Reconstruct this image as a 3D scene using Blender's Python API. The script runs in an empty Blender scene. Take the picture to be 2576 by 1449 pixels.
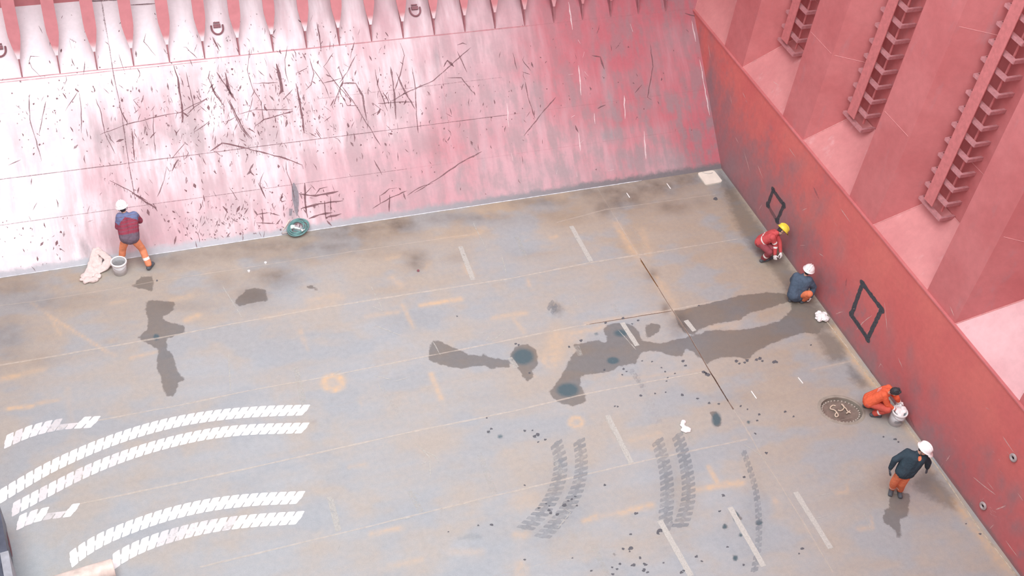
import bpy, bmesh, math, random
import numpy as np
from mathutils import Vector, Matrix
rnd = random.Random(7)
nrs = np.random.RandomState(7)
scene = bpy.context.scene
COL = scene.collection

# ------------------------------------------------------------------ camera
# world: origin on the tank top in the far corner of the hold, X along the ship's
# side (to the right in the photo), Y away from the viewer, Z up, metres
CAM_R = np.array([[0.93664168, 0.16491321, -0.30904045],
                  [-0.33485622, 0.68052113, -0.65173791],
                  [0.10282836, 0.713929, 0.69262667]])
CAM_C = np.array([-16.36810439, -21.9729065, 20.0])
FPX, PCX, PCY = 2959.92, 1288.0, 724.5
cam_d = bpy.data.cameras.new('camera')
cam = bpy.data.objects.new('camera', cam_d)
COL.objects.link(cam)
m4 = Matrix.Identity(4)
for i in range(3):
    for j in range(3):
        m4[i][j] = CAM_R[i, j]
    m4[i][3] = CAM_C[i]
cam.matrix_world = m4
cam_d.sensor_fit = 'HORIZONTAL'
cam_d.sensor_width = 36.0
cam_d.lens = 36.0 * FPX / 2576.0
cam_d.clip_end = 300
scene.camera = cam

# ------------------------------------------------------------------ light
world = bpy.data.worlds.new('overcast_sky')
scene.world = world
world.use_nodes = True
wnt = world.node_tree
bg = wnt.nodes['Background']
bg.inputs['Color'].default_value = (0.93, 0.97, 1.0, 1)
bg.inputs['Strength'].default_value = 2.25
HATCH = (-26.5, -2.2, -21.7, -0.6)          # x0 x1 y0 y1 of the open hatch
DECK_Z = 17.0
pl = bpy.data.lights.new('hatch_portal', 'AREA')
pl.shape = 'RECTANGLE'
pl.size = HATCH[1] - HATCH[0]
pl.size_y = HATCH[3] - HATCH[2]
pl.cycles.is_portal = True
po = bpy.data.objects.new('hatch_portal', pl)
po.location = ((HATCH[0] + HATCH[1]) / 2, (HATCH[2] + HATCH[3]) / 2, DECK_Z + 1.2)
COL.objects.link(po)
sun = bpy.data.lights.new('veiled_sun', 'SUN')
sun.energy = 1.25
sun.angle = math.radians(50)
sun.color = (1.0, 0.98, 0.97)
so = bpy.data.objects.new('veiled_sun', sun)
so.rotation_euler = Vector((-0.30, -0.58, 1.0)).to_track_quat('Z', 'Y').to_euler()
COL.objects.link(so)
vs = scene.view_settings
vs.view_transform = 'Standard'
vs.look = 'None'
vs.exposure = 0.64
vs.gamma = 1.0
vs.use_curve_mapping = False

# ------------------------------------------------------------------ photo geometry helpers
def ray(u, v):
    return CAM_R @ np.array([(u - PCX) / FPX, -(v - PCY) / FPX, -1.0])

HOP = 1.063          # hopper plating: Y = HOP * z
def fl(u, v, z=0.0):                     # pixel -> point at height z
    d = ray(u, v); t = (z - CAM_C[2]) / d[2]
    return CAM_C + t * d
def hp(u, v, off=0.0):                   # pixel -> point on the hopper plating
    d = ray(u, v); t = (HOP * CAM_C[2] + off - CAM_C[1]) / (d[1] - HOP * d[2])
    return CAM_C + t * d
def st(u, v, x=0.0):                     # pixel -> point on a plane X = x
    d = ray(u, v); t = (x - CAM_C[0]) / d[0]
    return CAM_C + t * d
def project(P):
    P = np.asarray(P, float) - CAM_C
    q = P @ CAM_R
    return PCX + FPX * q[..., 0] / -q[..., 2], PCY - FPX * q[..., 1] / -q[..., 2]

# ------------------------------------------------------------------ node helper
class G:
    def __init__(s, name, rough=0.6, spec=0.3):
        s.m = bpy.data.materials.new(name); s.m.use_nodes = True
        s.nt = s.m.node_tree; s.b = s.nt.nodes['Principled BSDF']
        s.b.inputs['Roughness'].default_value = rough
        s.b.inputs['Specular IOR Level'].default_value = spec
        s.tc = s.nt.nodes.new('ShaderNodeTexCoord').outputs['Object']
    def n(s, t, **kw):
        x = s.nt.nodes.new(t)
        for k, v in kw.items(): setattr(x, k, v)
        return x
    def link(s, a, sock):
        if hasattr(a, 'is_output'): s.nt.links.new(a, sock)
        elif isinstance(a, (tuple, list)) and len(a) == 3 and sock.type == 'RGBA': sock.default_value = (*a, 1)
        else: sock.default_value = a
    def map(s, scale=(1, 1, 1), rot=(0, 0, 0), vec=None):
        x = s.n('ShaderNodeMapping'); s.link(vec or s.tc, x.inputs['Vector'])
        x.inputs['Scale'].default_value = scale; x.inputs['Rotation'].default_value = rot
        return x.outputs[0]
    def noise(s, scale, detail=4, rough=0.55, vec=None, dist=0.0):
        x = s.n('ShaderNodeTexNoise'); s.link(vec or s.tc, x.inputs['Vector'])
        x.inputs['Scale'].default_value = scale; x.inputs['Detail'].default_value = detail
        x.inputs['Roughness'].default_value = rough; x.inputs['Distortion'].default_value = dist
        return x.outputs['Fac']
    def attr(s, name):
        return s.n('ShaderNodeAttribute', attribute_name=name).outputs['Fac']
    def math(s, op, a, b=None, c=None, clamp=False):
        x = s.n('ShaderNodeMath', operation=op, use_clamp=clamp)
        s.link(a, x.inputs[0])
        if b is not None: s.link(b, x.inputs[1])
        if c is not None: s.link(c, x.inputs[2])
        return x.outputs[0]
    def step(s, v, lo, hi, a=0.0, b=1.0):
        x = s.n('ShaderNodeMapRange', interpolation_type='SMOOTHSTEP')
        s.link(v, x.inputs[0])
        for i, q in enumerate((lo, hi, a, b)): x.inputs[i + 1].default_value = q
        return x.outputs[0]
    def lin(s, v, lo, hi, a=0.0, b=1.0):
        x = s.n('ShaderNodeMapRange'); s.link(v, x.inputs[0])
        for i, q in enumerate((lo, hi, a, b)): x.inputs[i + 1].default_value = q
        return x.outputs[0]
    def mix(s, f, a, b, mode='MIX'):
        x = s.n('ShaderNodeMix', data_type='RGBA', blend_type=mode)
        s.link(f, x.inputs['Factor']); s.link(a, x.inputs['A']); s.link(b, x.inputs['B'])
        return x.outputs['Result']
    def scale(s, col, f):                   # colour times value
        x = s.n('ShaderNodeVectorMath', operation='SCALE')
        s.link(col, x.inputs[0]); s.link(f, x.inputs['Scale'])
        return x.outputs[0]
    def color(s, c): s.link(c, s.b.inputs['Base Color'])
    def rough(s, r): s.link(r, s.b.inputs['Roughness'])
    def alpha(s, a): s.link(a, s.b.inputs['Alpha'])
    def bump(s, h, strength=0.3, dist=0.02):
        x = s.n('ShaderNodeBump'); x.inputs['Strength'].default_value = strength
        x.inputs['Distance'].default_value = dist
        s.link(h, x.inputs['Height']); s.nt.links.new(x.outputs[0], s.b.inputs['Normal'])

def simple(name, col, rough=0.6, var=0.12, sc=14.0, spec=0.3, bump=0.0, bsc=30.0, metal=0.0):
    g = G(name, rough, spec)
    f = g.lin(g.noise(sc, 4), 0.3, 0.7, 1 - var, 1 + var)
    g.color(g.scale(tuple(col), f))
    g.b.inputs['Metallic'].default_value = metal
    if bump: g.bump(g.noise(bsc, 3), bump, 0.02)
    return g.m

# ------------------------------------------------------------------ object helpers
def tag(o, label=None, cat=None, group=None, kind=None):
    if label: o['label'] = label
    if cat: o['category'] = cat
    if group: o['group'] = group
    if kind: o['kind'] = kind
    return o
def link_mesh(name, me, mats, parent=None, smooth=False):
    o = bpy.data.objects.new(name, me); COL.objects.link(o)
    for m in (mats if isinstance(mats, (list, tuple)) else [mats]): me.materials.append(m)
    if smooth: me.polygons.foreach_set('use_smooth', [True] * len(me.polygons))
    if parent is not None:
        o.parent = parent
        o.matrix_parent_inverse = parent.matrix_world.inverted()
    return o
def empty(name, loc, label=None, cat=None, group=None):
    o = bpy.data.objects.new(name, None); COL.objects.link(o)
    o.location = loc; o.empty_display_size = 0.2
    o.matrix_world = Matrix.Translation(Vector(loc))
    return tag(o, label, cat, group)

class MB:
    """collects simple solids in world coordinates, then builds one mesh"""
    def __init__(s): s.v = []; s.f = []; s.mi = []
    def add(s, vs, fs, mi=0):
        o = len(s.v); s.v += [tuple(map(float, p)) for p in vs]
        s.f += [tuple(i + o for i in q) for q in fs]; s.mi += [mi] * len(fs)
        return s
    def hexa(s, p, mi=0):                 # 8 corners: bottom 4 ccw, top 4 ccw
        return s.add(p, [(3, 2, 1, 0), (4, 5, 6, 7), (0, 1, 5, 4), (1, 2, 6, 5), (2, 3, 7, 6), (3, 0, 4, 7)], mi)
    def box(s, c, sz, R=None, mi=0):
        c = np.array(c, float); h = np.array(sz, float) / 2
        R = np.eye(3) if R is None else np.array(R, float)
        k = [(-1, -1, -1), (1, -1, -1), (1, 1, -1), (-1, 1, -1), (-1, -1, 1), (1, -1, 1), (1, 1, 1), (-1, 1, 1)]
        return s.hexa([c + R @ (h * np.array(q)) for q in k], mi)
    def tube(s, pts, r, n=8, mi=0, closed=False, cap=True):
        pts = [np.array(p, float) for p in pts]; m = len(pts)
        rs = r if isinstance(r, (list, tuple)) else [r] * m
        vs = []; prev = None
        for i, p in enumerate(pts):
            if closed: t = pts[(i + 1) % m] - pts[i - 1]
            else: t = pts[min(i + 1, m - 1)] - pts[max(i - 1, 0)]
            t = t / (np.linalg.norm(t) + 1e-12)
            if prev is None:
                a = np.array([0, 0, 1.0]) if abs(t[2]) < 0.9 else np.array([1.0, 0, 0])
                u = np.cross(t, a)
            else: u = prev - t * (prev @ t)
            u /= np.linalg.norm(u) + 1e-12; prev = u; w = np.cross(t, u)
            for k in range(n):
                a = 2 * math.pi * k / n
                vs.append(p + rs[i] * (math.cos(a) * u + math.sin(a) * w))
        fs = []
        for i in range(m if closed else m - 1):
            j = (i + 1) % m
            for k in range(n):
                l = (k + 1) % n
                fs.append((i * n + k, i * n + l, j * n + l, j * n + k))
        if cap and not closed:
            fs.append(tuple(range(n))[::-1]); fs.append(tuple((m - 1) * n + k for k in range(n)))
        return s.add(vs, fs, mi)
    def lathe(s, c, prof, n=24, R=None, mi=0, sx=1.0, sy=1.0, cap=True):
        c = np.array(c, float); R = np.eye(3) if R is None else np.array(R, float)
        vs = []
        for r, z in prof:
            for k in range(n):
                a = 2 * math.pi * k / n
                vs.append(c + R @ np.array([r * math.cos(a) * sx, r * math.sin(a) * sy, z]))
        fs = []
        for i in range(len(prof) - 1):
            for k in range(n):
                l = (k + 1) % n
                fs.append((i * n + k, i * n + l, (i + 1) * n + l, (i + 1) * n + k))
        if cap and prof[0][0] > 1e-6: fs.append(tuple(range(n))[::-1])
        if cap and prof[-1][0] > 1e-6: fs.append(tuple((len(prof) - 1) * n + k for k in range(n)))
        return s.add(vs, fs, mi)
    def mesh(s, name):
        me = bpy.data.meshes.new(name); me.from_pydata(s.v, [], s.f); me.update()
        me.polygons.foreach_set('material_index', s.mi)
        return me
    def build(s, name, mats, parent=None, smooth=False, fix=True):
        me = s.mesh(name)
        if fix:
            b = bmesh.new(); b.from_mesh(me); bmesh.ops.recalc_face_normals(b, faces=b.faces)
            b.to_mesh(me); b.free()
        return link_mesh(name, me, mats, parent, smooth)

def ribbon(mb, pts, wid, nrm, mi, taper=True, jit=0.0):
    """flat painted line on a surface: pts are world points, nrm the surface normal"""
    pts = [np.array(p, float) for p in pts]; nrm = np.array(nrm, float)
    pts = [p - nrm * ((p - pts[0]) @ nrm) for p in pts]     # stays in the plane of the plate
    n = len(pts); vs = []
    for i, p in enumerate(pts):
        t = pts[min(i + 1, n - 1)] - pts[max(i - 1, 0)]; t /= np.linalg.norm(t) + 1e-9
        s = np.cross(nrm, t); w = wid / 2 * (1 + jit * (rnd.random() - .5) * 2)
        if taper and i in (0, n - 1): w *= 0.25
        vs += [p - s * w, p + s * w]
    mb.add(vs, [(2 * i, 2 * i + 1, 2 * i + 3, 2 * i + 2) for i in range(n - 1)], mi)
def resample(pts, step, wob=0.0):
    out = [np.array(pts[0], float)]
    for a, b in zip(pts[:-1], pts[1:]):
        a = np.array(a, float); b = np.array(b, float)
        k = max(1, int(np.linalg.norm(b - a) / step))
        for i in range(1, k + 1): out.append(a + (b - a) * i / k + wob * (nrs.rand(len(a)) - .5) * (i < k))
    return out
def chaikin(p, n=2):
    p = [np.array(q, float) for q in p]
    for _ in range(n):
        o = [p[0]]
        for a, b in zip(p[:-1], p[1:]): o += [a * .75 + b * .25, a * .25 + b * .75]
        p = o + [p[-1]]
    return p

def sdf_poly(px, py, poly):              # signed distance, positive inside
    poly = np.asarray(poly, float); d = np.full(px.shape, 1e9); ins = np.zeros(px.shape, bool)
    for a, b in zip(poly, np.roll(poly, -1, 0)):
        e = b - a; L = e @ e + 1e-12
        t = np.clip(((px - a[0]) * e[0] + (py - a[1]) * e[1]) / L, 0, 1)
        d = np.minimum(d, (px - a[0] - t * e[0]) ** 2 + (py - a[1] - t * e[1]) ** 2)
        c = (a[1] > py) != (b[1] > py)
        with np.errstate(divide='ignore', invalid='ignore'):
            ins ^= c & (px < (b[0] - a[0]) * (py - a[1]) / (b[1] - a[1] + 1e-12) + a[0])
    return np.where(ins, 1, -1) * np.sqrt(d)
def seg_d(px, py, a, b):
    e = np.array(b) - np.array(a); L = e @ e + 1e-12
    t = np.clip(((px - a[0]) * e[0] + (py - a[1]) * e[1]) / L, 0, 1)
    return np.hypot(px - a[0] - t * e[0], py - a[1] - t * e[1])
def rbf(u, v, ctrl, s=45.0):
    num = np.zeros(u.shape); den = np.zeros(u.shape)
    for cu, cv, val in ctrl:
        w = 1.0 / ((u - cu) ** 2 + (v - cv) ** 2 + s * s) ** 2
        num += w * val; den += w
    return num / den
def blobs(u, v, lst):
    o = np.zeros(u.shape)
    for cu, cv, rx, ry, s in lst:
        o = np.maximum(o, s * np.exp(-(((u - cu) / rx) ** 2 + ((v - cv) / ry) ** 2)))
    return o
def set_attr(me, name, arr):
    a = me.attributes.new(name, 'FLOAT', 'POINT'); a.data.foreach_set('value', np.ascontiguousarray(arr, np.float32))
# ------------------------------------------------------------------ floor (tank top)
def crop(pts, ox, oy, sc): return [(ox + x / sc, oy + y / sc) for x, y in pts]
WET_AND_SHADE = [
 [(1089,855),(1111,859),(1134,871),(1159,881),(1179,892),(1200,894),(1211,895),(1216,887),(1226,897),(1264,904),(1282,904),(1282,925),(1252,925),(1239,930),(1220,919),(1190,922),(1164,928),(1138,925),(1111,918),(1090,912),(1077,902),(1078,879)],
 [(1284,893),(1297,872),(1310,867),(1325,865),(1346,876),(1354,893),(1353,918),(1340,932),(1342,953),(1325,960),(1311,939),(1297,921),(1284,912)],
 [(1440,865),(1458,866),(1478,859),(1508,856),(1522,862),(1528,850),(1515,830),(1528,816),(1558,812),(1583,815),(1603,827),(1610,842),(1615,856),(1658,864),(1703,854),(1750,842),(1788,830),(1843,830),(1888,827),(1932,816),(1962,806),(1990,780),(1990,757),(2053,774),(2081,809),(2060,841),(2025,837),(1980,850),(1934,869),(1903,883),(1882,907),(1870,902),(1844,898),(1815,900),(1790,908),(1778,918),(1763,900),(1755,900),(1744,885),(1725,877),(1718,897),(1688,895),(1658,885),(1635,884),(1615,888),(1610,892),(1598,915),(1580,918),(1558,922),(1540,934),(1520,937),(1488,942),(1463,945),(1460,967),(1473,995),(1473,1012),(1448,1022),(1413,1017),(1390,1002),(1382,987),(1398,965),(1418,935),(1427,915),(1435,902),(1450,880)],  # right end also paints in the shade under the squatting worker
 [(1693,780),(1718,780),(1738,774),(1813,755),(1875,740),(1932,735),(1973,739),(1990,745),(1990,757),(1976,762),(1935,775),(1900,785),(1888,785),(1863,805),(1835,810),(1788,818),(1758,830),(1743,842),(1722,838),(1705,815)],
 [(1622,820),(1640,812),(1660,818),(1662,828),(1648,842),(1630,850),(1622,838)],
 [(367,757),(400,755),(437,760),(439,780),(425,788),(412,795),(415,807),(437,813),(465,818),(466,836),(422,852),(420,880),(432,890),(440,905),(445,930),(466,957),(450,962),(444,985),(435,998),(420,997),(412,985),(405,955),(395,927),(394,900),(399,882),(386,872),(365,862),(347,850),(358,838),(370,827),(373,805),(365,785)],
 [(330,720),(355,697),(382,693),(388,710),(382,732),(355,727)],
 [(2238,1240),(2287,1240),(2291,1257),(2284,1301),(2265,1306),(2267,1352),(2256,1352),(2249,1331),(2235,1322),(2224,1317),(2222,1300),(2224,1282),(2237,1278)],
 [(1785,1036),(1800,1034),(1814,1052),(1815,1075),(1797,1074),(1797,1060),(1790,1047)],
 [(1878,1059),(1886,1058),(1890,1064),(1884,1068),(1877,1065)],
 [(1847,1284),(1858,1292),(1866,1304),(1862,1312),(1851,1303),(1846,1292)],
 [(1817,1318),(1826,1316),(1830,1324),(1826,1334),(1819,1328)],
 [(1899,1315),(1912,1308),(1920,1314),(1914,1321),(1902,1323)],
 [(1857,1341),(1866,1340),(1870,1348),(1862,1352)],
 [(1842,1398),(1854,1396),(1858,1406),(1850,1413),(1842,1408)],
 [(1541,1391),(1549,1391),(1551,1396),(1546,1400),(1541,1396)],
 [(772,720),(786,717),(799,724),(801,730),(793,732),(785,727),(773,724)],
 [(672,757),(672,742),(668,728),(640,724),(620,728),(600,745),(590,758),(600,770),(640,762)],
]
WET_SOFT = [
 [(1806,424),(1823,478),(1838,530),(1858,575),(1888,622),(1915,645),(1950,690),(1990,750),(2060,845),(2100,820),(2000,690),(1850,480)],
 [(2336,1170),(2298,1208),(2305,1233),(2357,1264),(2406,1285),(2400,1245),(2370,1215)],
 [(2046,837),(2071,830),(2100,845),(2127,872),(2127,907),(2088,911),(2064,865)],
 [(2130,915),(2150,930),(2180,958),(2188,972),(2165,976),(2142,955)],
 [(1380,768),(1398,760),(1416,775),(1408,790),(1395,788)],
]
PUD = [(1316,897,30,22,1),(1562,838,22,11,.8),(1542,907,17,10,1),(1428,981,31,19,1),(393,848,9,10,.9),(1802,1055,14,20,.9),
       (1851,1300,9,14,.9),(1823,1325,7,8,.8),(1910,1315,10,7,.9),(1863,1346,6,6,.8),(1850,1404,8,8,.9),(1883,1062,6,5,.8),
       (1500,840,8,5,.6),(1230,1087,8,6,.5),(1258,1098,9,7,.7),(1190,1350,45,14,.35),(1160,1355,20,9,.35),(1120,1404,30,9,.25)]
SOOT = [(690,618,200,20,.45),(860,588,150,28,.5),(1150,548,160,16,.38),(1350,508,120,18,.42),(1480,482,60,20,.5),(560,705,30,30,.2),(90,905,60,20,.2),(1950,600,30,40,.3),(480,770,80,14,.2),(1330,640,60,14,.12),(930,640,80,12,.2),(30,720,90,45,.35),(20,850,50,70,.35),(100,760,130,22,.3),(800,620,170,25,.45),(880,575,120,24,.6),(1000,565,55,28,.7),(690,695,60,30,.5),
        (635,745,45,26,.4),(1050,655,28,25,.55),(1030,640,25,14,.35),(1560,495,90,38,.62),(1650,470,80,25,.62),(1690,520,45,20,.5),(1400,540,120,28,.25),
        (1720,450,70,22,.55),(1520,522,30,24,.6),(420,652,110,20,.4),(560,640,210,18,.3),(370,655,40,25,.45),(790,1060,8,6,.2),
        (1675,775,12,14,.7),(1710,815,25,30,.6),(1640,690,16,14,.5),(1760,505,30,18,.3),(1830,470,40,40,.4),(2330,1215,40,30,.3),
        (1420,1250,70,90,.16),(1700,1230,50,120,.2),(1380,1330,70,50,.14),(1900,1280,30,110,.12),(2200,1240,70,40,.15),(1050,800,60,20,.1),
        (1870,1000,120,20,.1),(200,750,90,14,.2),(720,650,120,16,.25),(1145,650,30,14,.2),(1210,1000,90,20,.06),(95,640,120,10,.25)]
RUST = [(50,740,.8),(200,720,.8),(100,850,.7),(300,780,.6),(250,840,.6),(60,900,.6),(250,950,.2),(150,980,.15),(400,930,.25),(500,900,.05),(600,880,0),
 (450,680,.75),(550,680,.7),(520,760,.6),(700,620,.8),(800,640,.8),(850,600,.9),(950,560,.9),(1100,560,.9),(1250,540,1),(1400,520,.95),(1600,600,.9),
 (1750,600,.8),(1850,600,.9),(1400,650,.5),(1250,640,.25),(1320,620,.2),(1100,650,.5),(1000,640,.7),(900,700,.5),(800,740,.05),(850,720,.1),(1050,800,.15),
 (900,850,0),(1000,880,.05),(1150,800,.2),(1300,750,.3),(1500,720,.4),(1550,780,.15),(1480,790,.2),(1700,700,.7),(1850,700,.8),(1950,700,.9),(1650,880,.2),
 (1700,920,.1),(1850,960,.65),(2000,1000,.7),(1900,1100,.55),(2100,1130,.55),(2200,1150,.4),(2000,880,.75),(2060,950,.75),(1700,1000,.35),(1550,1010,.3),
 (1400,1080,.3),(1150,1100,.25),(1000,1100,.2),(700,1100,.05),(400,1150,.2),(200,1150,.15),(900,1200,.15),(800,1350,.1),(1100,1300,.15),(1350,1350,0),
 (1200,1420,0),(1500,1400,.05),(1650,1200,.1),(1700,1300,0),(1850,1250,.05),(1800,1400,0),(2000,1250,.4),(2100,1350,.4),(2250,1350,.4),(2400,1420,.35),
 (1950,1350,.2),(2050,1430,.3),(300,1350,.05),(100,1380,0),(550,1250,.1),(600,1420,.05),(1480,870,.5),(1400,900,.55),(1300,1180,.3),(1560,1250,.25),
 (1450,1050,.25),(1050,1050,.1),(760,760,.15),(700,800,.4),(1000,700,.7),(1130,540,.95)]
ORANGE = [(1060,768,1158,752,6,1),(1012,768,1040,822,5,.6),(1240,800,1320,788,7,.6),(1290,800,1318,835,5,.5),(925,795,1000,785,6,.5),(1085,940,1110,1005,6,.7),
 (0,955,45,945,6,1),(60,940,110,930,6,.5),(20,1028,80,1022,5,1),(90,1016,150,1005,5,.5),(1783,1175,1805,1215,5,.9),(1782,1226,1868,1213,7,.9),(1745,1232,1780,1228,7,.5),
 (1560,1290,1640,1270,6,.8),(1470,1310,1500,1300,6,.8),(1500,1302,1560,1290,5,.4),(1300,1345,1320,1345,10,.5),(935,1343,1010,1328,6,.6),(1130,1388,1210,1388,7,.35),(1310,1420,1312,1440,13,.5),
 (980,1425,1060,1408,6,.4),(1550,565,1598,640,9,.75),(1598,640,1610,655,10,.5),(1615,580,1632,640,10,.45),(80,762,125,795,3,.5),(125,795,270,885,3.5,.7),(270,885,290,895,3,.4),(125,795,152,842,3.5,.5),
 (470,805,500,793,7,.8),(432,756,480,745,7,.5),(280,762,315,758,6,.5),(1172,668,1185,690,8,.6),(1385,598,1400,594,5,.6),(985,700,1010,718,9,.5),(975,650,1000,645,6,.5),(1320,606,1330,604,4,.3),
 (1070,676,1080,660,7,.4),(780,755,850,745,14,.35),(660,800,840,765,8,.3),(0,918,100,903,6,.25),(330,900,395,885,5,.5),(1402,845,1395,900,20,.55),(1410,850,1450,845,22,.45),(1440,840,1520,822,9,.55),(1470,815,1700,778,5,.6),
 (1372,900,1390,920,20,.35),(1328,705,1332,718,5,.6),(1660,712,1700,780,12,.5),(1690,750,1700,790,12,.45),(1720,790,1735,780,6,.4),(1648,690,1680,740,5,.6),(1560,940,1560,945,6,.3),
 (1860,800,1840,830,12,.4),(1790,824,1850,812,6,.4),(1555,955,1770,930,4,.3),(2040,932,2140,908,4,.4),(2095,822,2150,905,8,1.0),(2150,905,2195,965,12,1.0),(2195,965,2215,985,9,.8),
 (2280,1075,2320,1125,8,.6),(2330,1170,2345,1185,8,.6),(2350,1225,2372,1255,9,.5),(2400,1262,2470,1350,13,.85),(2470,1350,2540,1440,13,.8),(2160,1330,2190,1328,6,.5),(2192,1300,2196,1328,3,.5),(2105,1240,2130,1238,4,.6),(2130,1220,2133,1238,4,.4),
 (1640,1130,1655,1100,4,.3),(1585,1107,1660,1090,6,.35),(1310,1260,1340,1260,24,.3),(170,980,178,1060,6,.2),(205,1180,210,1200,5,.3),(880,1175,920,1168,5,.4),(760,850,775,880,4,.3),(755,830,765,860,5,.4),
 (1948,1258,1955,1262,7,.5),(1250,470,1260,520,30,.25),(905,1010,910,1020,3,.2),(1330,945,1345,945,6,.3),(1210,535,1230,545,10,.5),(1195,590,1215,575,10,.4),(1100,600,1200,590,4,.4)]
RINGS = [(838,963,30,22,8,.9),(1449,1062,19,14,6,.8),(1385,907,22,17,5,.5)]

gx = np.concatenate([np.linspace(-36, -20.6, 12), np.arange(-20.5, 0.001, 0.055)])
gx[-1] = 0.0
gy = np.concatenate([np.linspace(-27, -15.2, 10), np.arange(-15.1, 0.001, 0.055)])
gy[-1] = 0.0
XX, YY = np.meshgrid(gx, gy)
fxv, fyv = XX.ravel(), YY.ravel()
FU, FV = project(np.stack([fxv, fyv, 0 * fxv], 1))
far = (fyv < -16) | (fxv < -22)
FU = np.clip(FU, -250, 2800); FV = np.clip(FV, 300, 1700)
FU[far] = 300; FV[far] = 1650
def f2(pts): return np.array([fl(*p)[:2] for p in pts])
MAN = fl(2117, 1031); MAN_A, MAN_B, MAN_ROT = 0.49, 0.37, math.radians(-20)

def floor_fields(px, py, u, v):
    rust = rbf(u, v, RUST)
    soot = blobs(u, v, SOOT)
    org = np.zeros(px.shape)
    for a, b, c, d, w, s in ORANGE:
        dd = seg_d(px, py, fl(a, b)[:2], fl(c, d)[:2]); ww = w * 0.0115
        org = np.maximum(org, s * np.exp(-(dd / ww) ** 2))
    for cu, cv, rx, ry, w, s in RINGS:
        e = np.hypot((u - cu) / rx, (v - cv) / ry)
        org = np.maximum(org, s * (0.35 * (e < 1) + np.exp(-((e - .85) * rx / w) ** 2)).clip(0, 1))
    wet = np.full(px.shape, -0.6)  # wet patches, plus painted shade under the squatting worker
    for p in WET_AND_SHADE:
        q = f2(p); lo, hi = q.min(0) - .6, q.max(0) + .6
        k = (px > lo[0]) & (px < hi[0]) & (py > lo[1]) & (py < hi[1])
        wet[k] = np.maximum(wet[k], sdf_poly(px[k], py[k], q))
    sof = np.full(px.shape, -0.6)
    for p in WET_SOFT:
        sof = np.maximum(sof, sdf_poly(px, py, f2(p)).clip(-.6, .6))
    pud = np.zeros(px.shape)
    for cu, cv, rx, ry, s in PUD:
        e = np.hypot((u - cu) / rx, (v - cv) / ry)
        pud = np.maximum(pud, s * (1.35 - e).clip(0, 1))
    return dict(rust=rust, soot=soot, orange=org, wet=wet.clip(-.6, .6), wetsoft=sof, pud=pud)
FF = floor_fields(fxv, fyv, FU, FV)
nxg, nyg = len(gx), len(gy)
idx = np.arange(nxg * nyg).reshape(nyg, nxg)
quads = np.stack([idx[:-1, :-1], idx[:-1, 1:], idx[1:, 1:], idx[1:, :-1]], -1).reshape(-1, 4)
cxq, cyq = fxv[quads].mean(1), fyv[quads].mean(1)
def man_local(x, y):
    c, s = math.cos(MAN_ROT), math.sin(MAN_ROT)
    dx, dy = x - MAN[0], y - MAN[1]
    return c * dx + s * dy, -s * dx + c * dy
ml = man_local(cxq, cyq)
quads = quads[(ml[0] / (MAN_A + .03)) ** 2 + (ml[1] / (MAN_B + .03)) ** 2 > 1]

DEC = MB(); DECF = []                      # painted marks that belong to the floor plate
def dec(fade):
    DECF.extend([fade] * (len(DEC.v) - len(DECF)))
UPZ = (0, 0, 1)
# seams between the plates (weld beads)
def seam(p, w, f, mi=1, z=.003):
    q = [fl(a, b) + (0, 0, z) for a, b in p]
    ribbon(DEC, resample(q, .25, 0.008), w, UPZ, mi, taper=False, jit=.35); dec(f)
SEAMS = [([(0,769),(79,759.5),(327,720),(382,709.5),(644,670),(900,631),(1176,591)],.03,.55),
 ([(1400,560),(1523,527.5),(1800,488.8)],.035,.5),
 ([(0,919),(172,890),(397,851),(612,810),(826,772),(1004,744),(1288,700),(1490,660),(1610,641),(1858,601)],.04,.75),
 ([(100,1085),(450,1020),(644,979.5),(804,951),(1074,896),(1159,880),(1423,826),(1688,780),(1813,755)],.035,.7),
 ([(200,1268),(420,1222),(644,1174),(1024,1089),(1288,1035),(1470,992),(1623,962),(1770,936)],.035,.75),
 ([(503,1427),(644,1393),(881,1336),(1244,1247),(1434,1203),(1640,1155),(1880,1105)],.035,.7),
 ([(1240,1449),(1500,1385),(1740,1330)],.03,.3),([(2037,932),(2144,908)],.035,.55),([(1880,1115),(2144,1050)],.025,.3),
 ([(640,1070),(900,1010),(1200,945)],.02,.25),([(700,862),(1000,812),(1200,778)],.02,.25),([(2000,1250),(2330,1165)],.02,.2)]
for p, w, f in SEAMS: seam(p, w, f)
BUTT = [(1548,547),(1610,650),(1678,760),(1735,847),(1783,930),(1832,1010),(1870,1067),(1915,1146),(1965,1224),(2039,1345),(2095,1440)]
seam(BUTT, .035, .6); seam([(1548,547),(1500,470)], .03, .3)
seam(BUTT[1:6], .022, .9, 5, .004); seam([(1785,935),(1797,952),(1832,1010),(1845,1030)], .03, .8, 5, .004)
seam([(1612,655),(1655,722)], .03, .9, 6, .004); seam([(1475,817),(1690,782)], .02, .8, 5, .004)
# fillet weld along the stool
WELDP = [fl(2070, 797), fl(2124, 858 + 6), fl(2362, 1181), fl(2463, 1329), fl(2558, 1449)]
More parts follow.
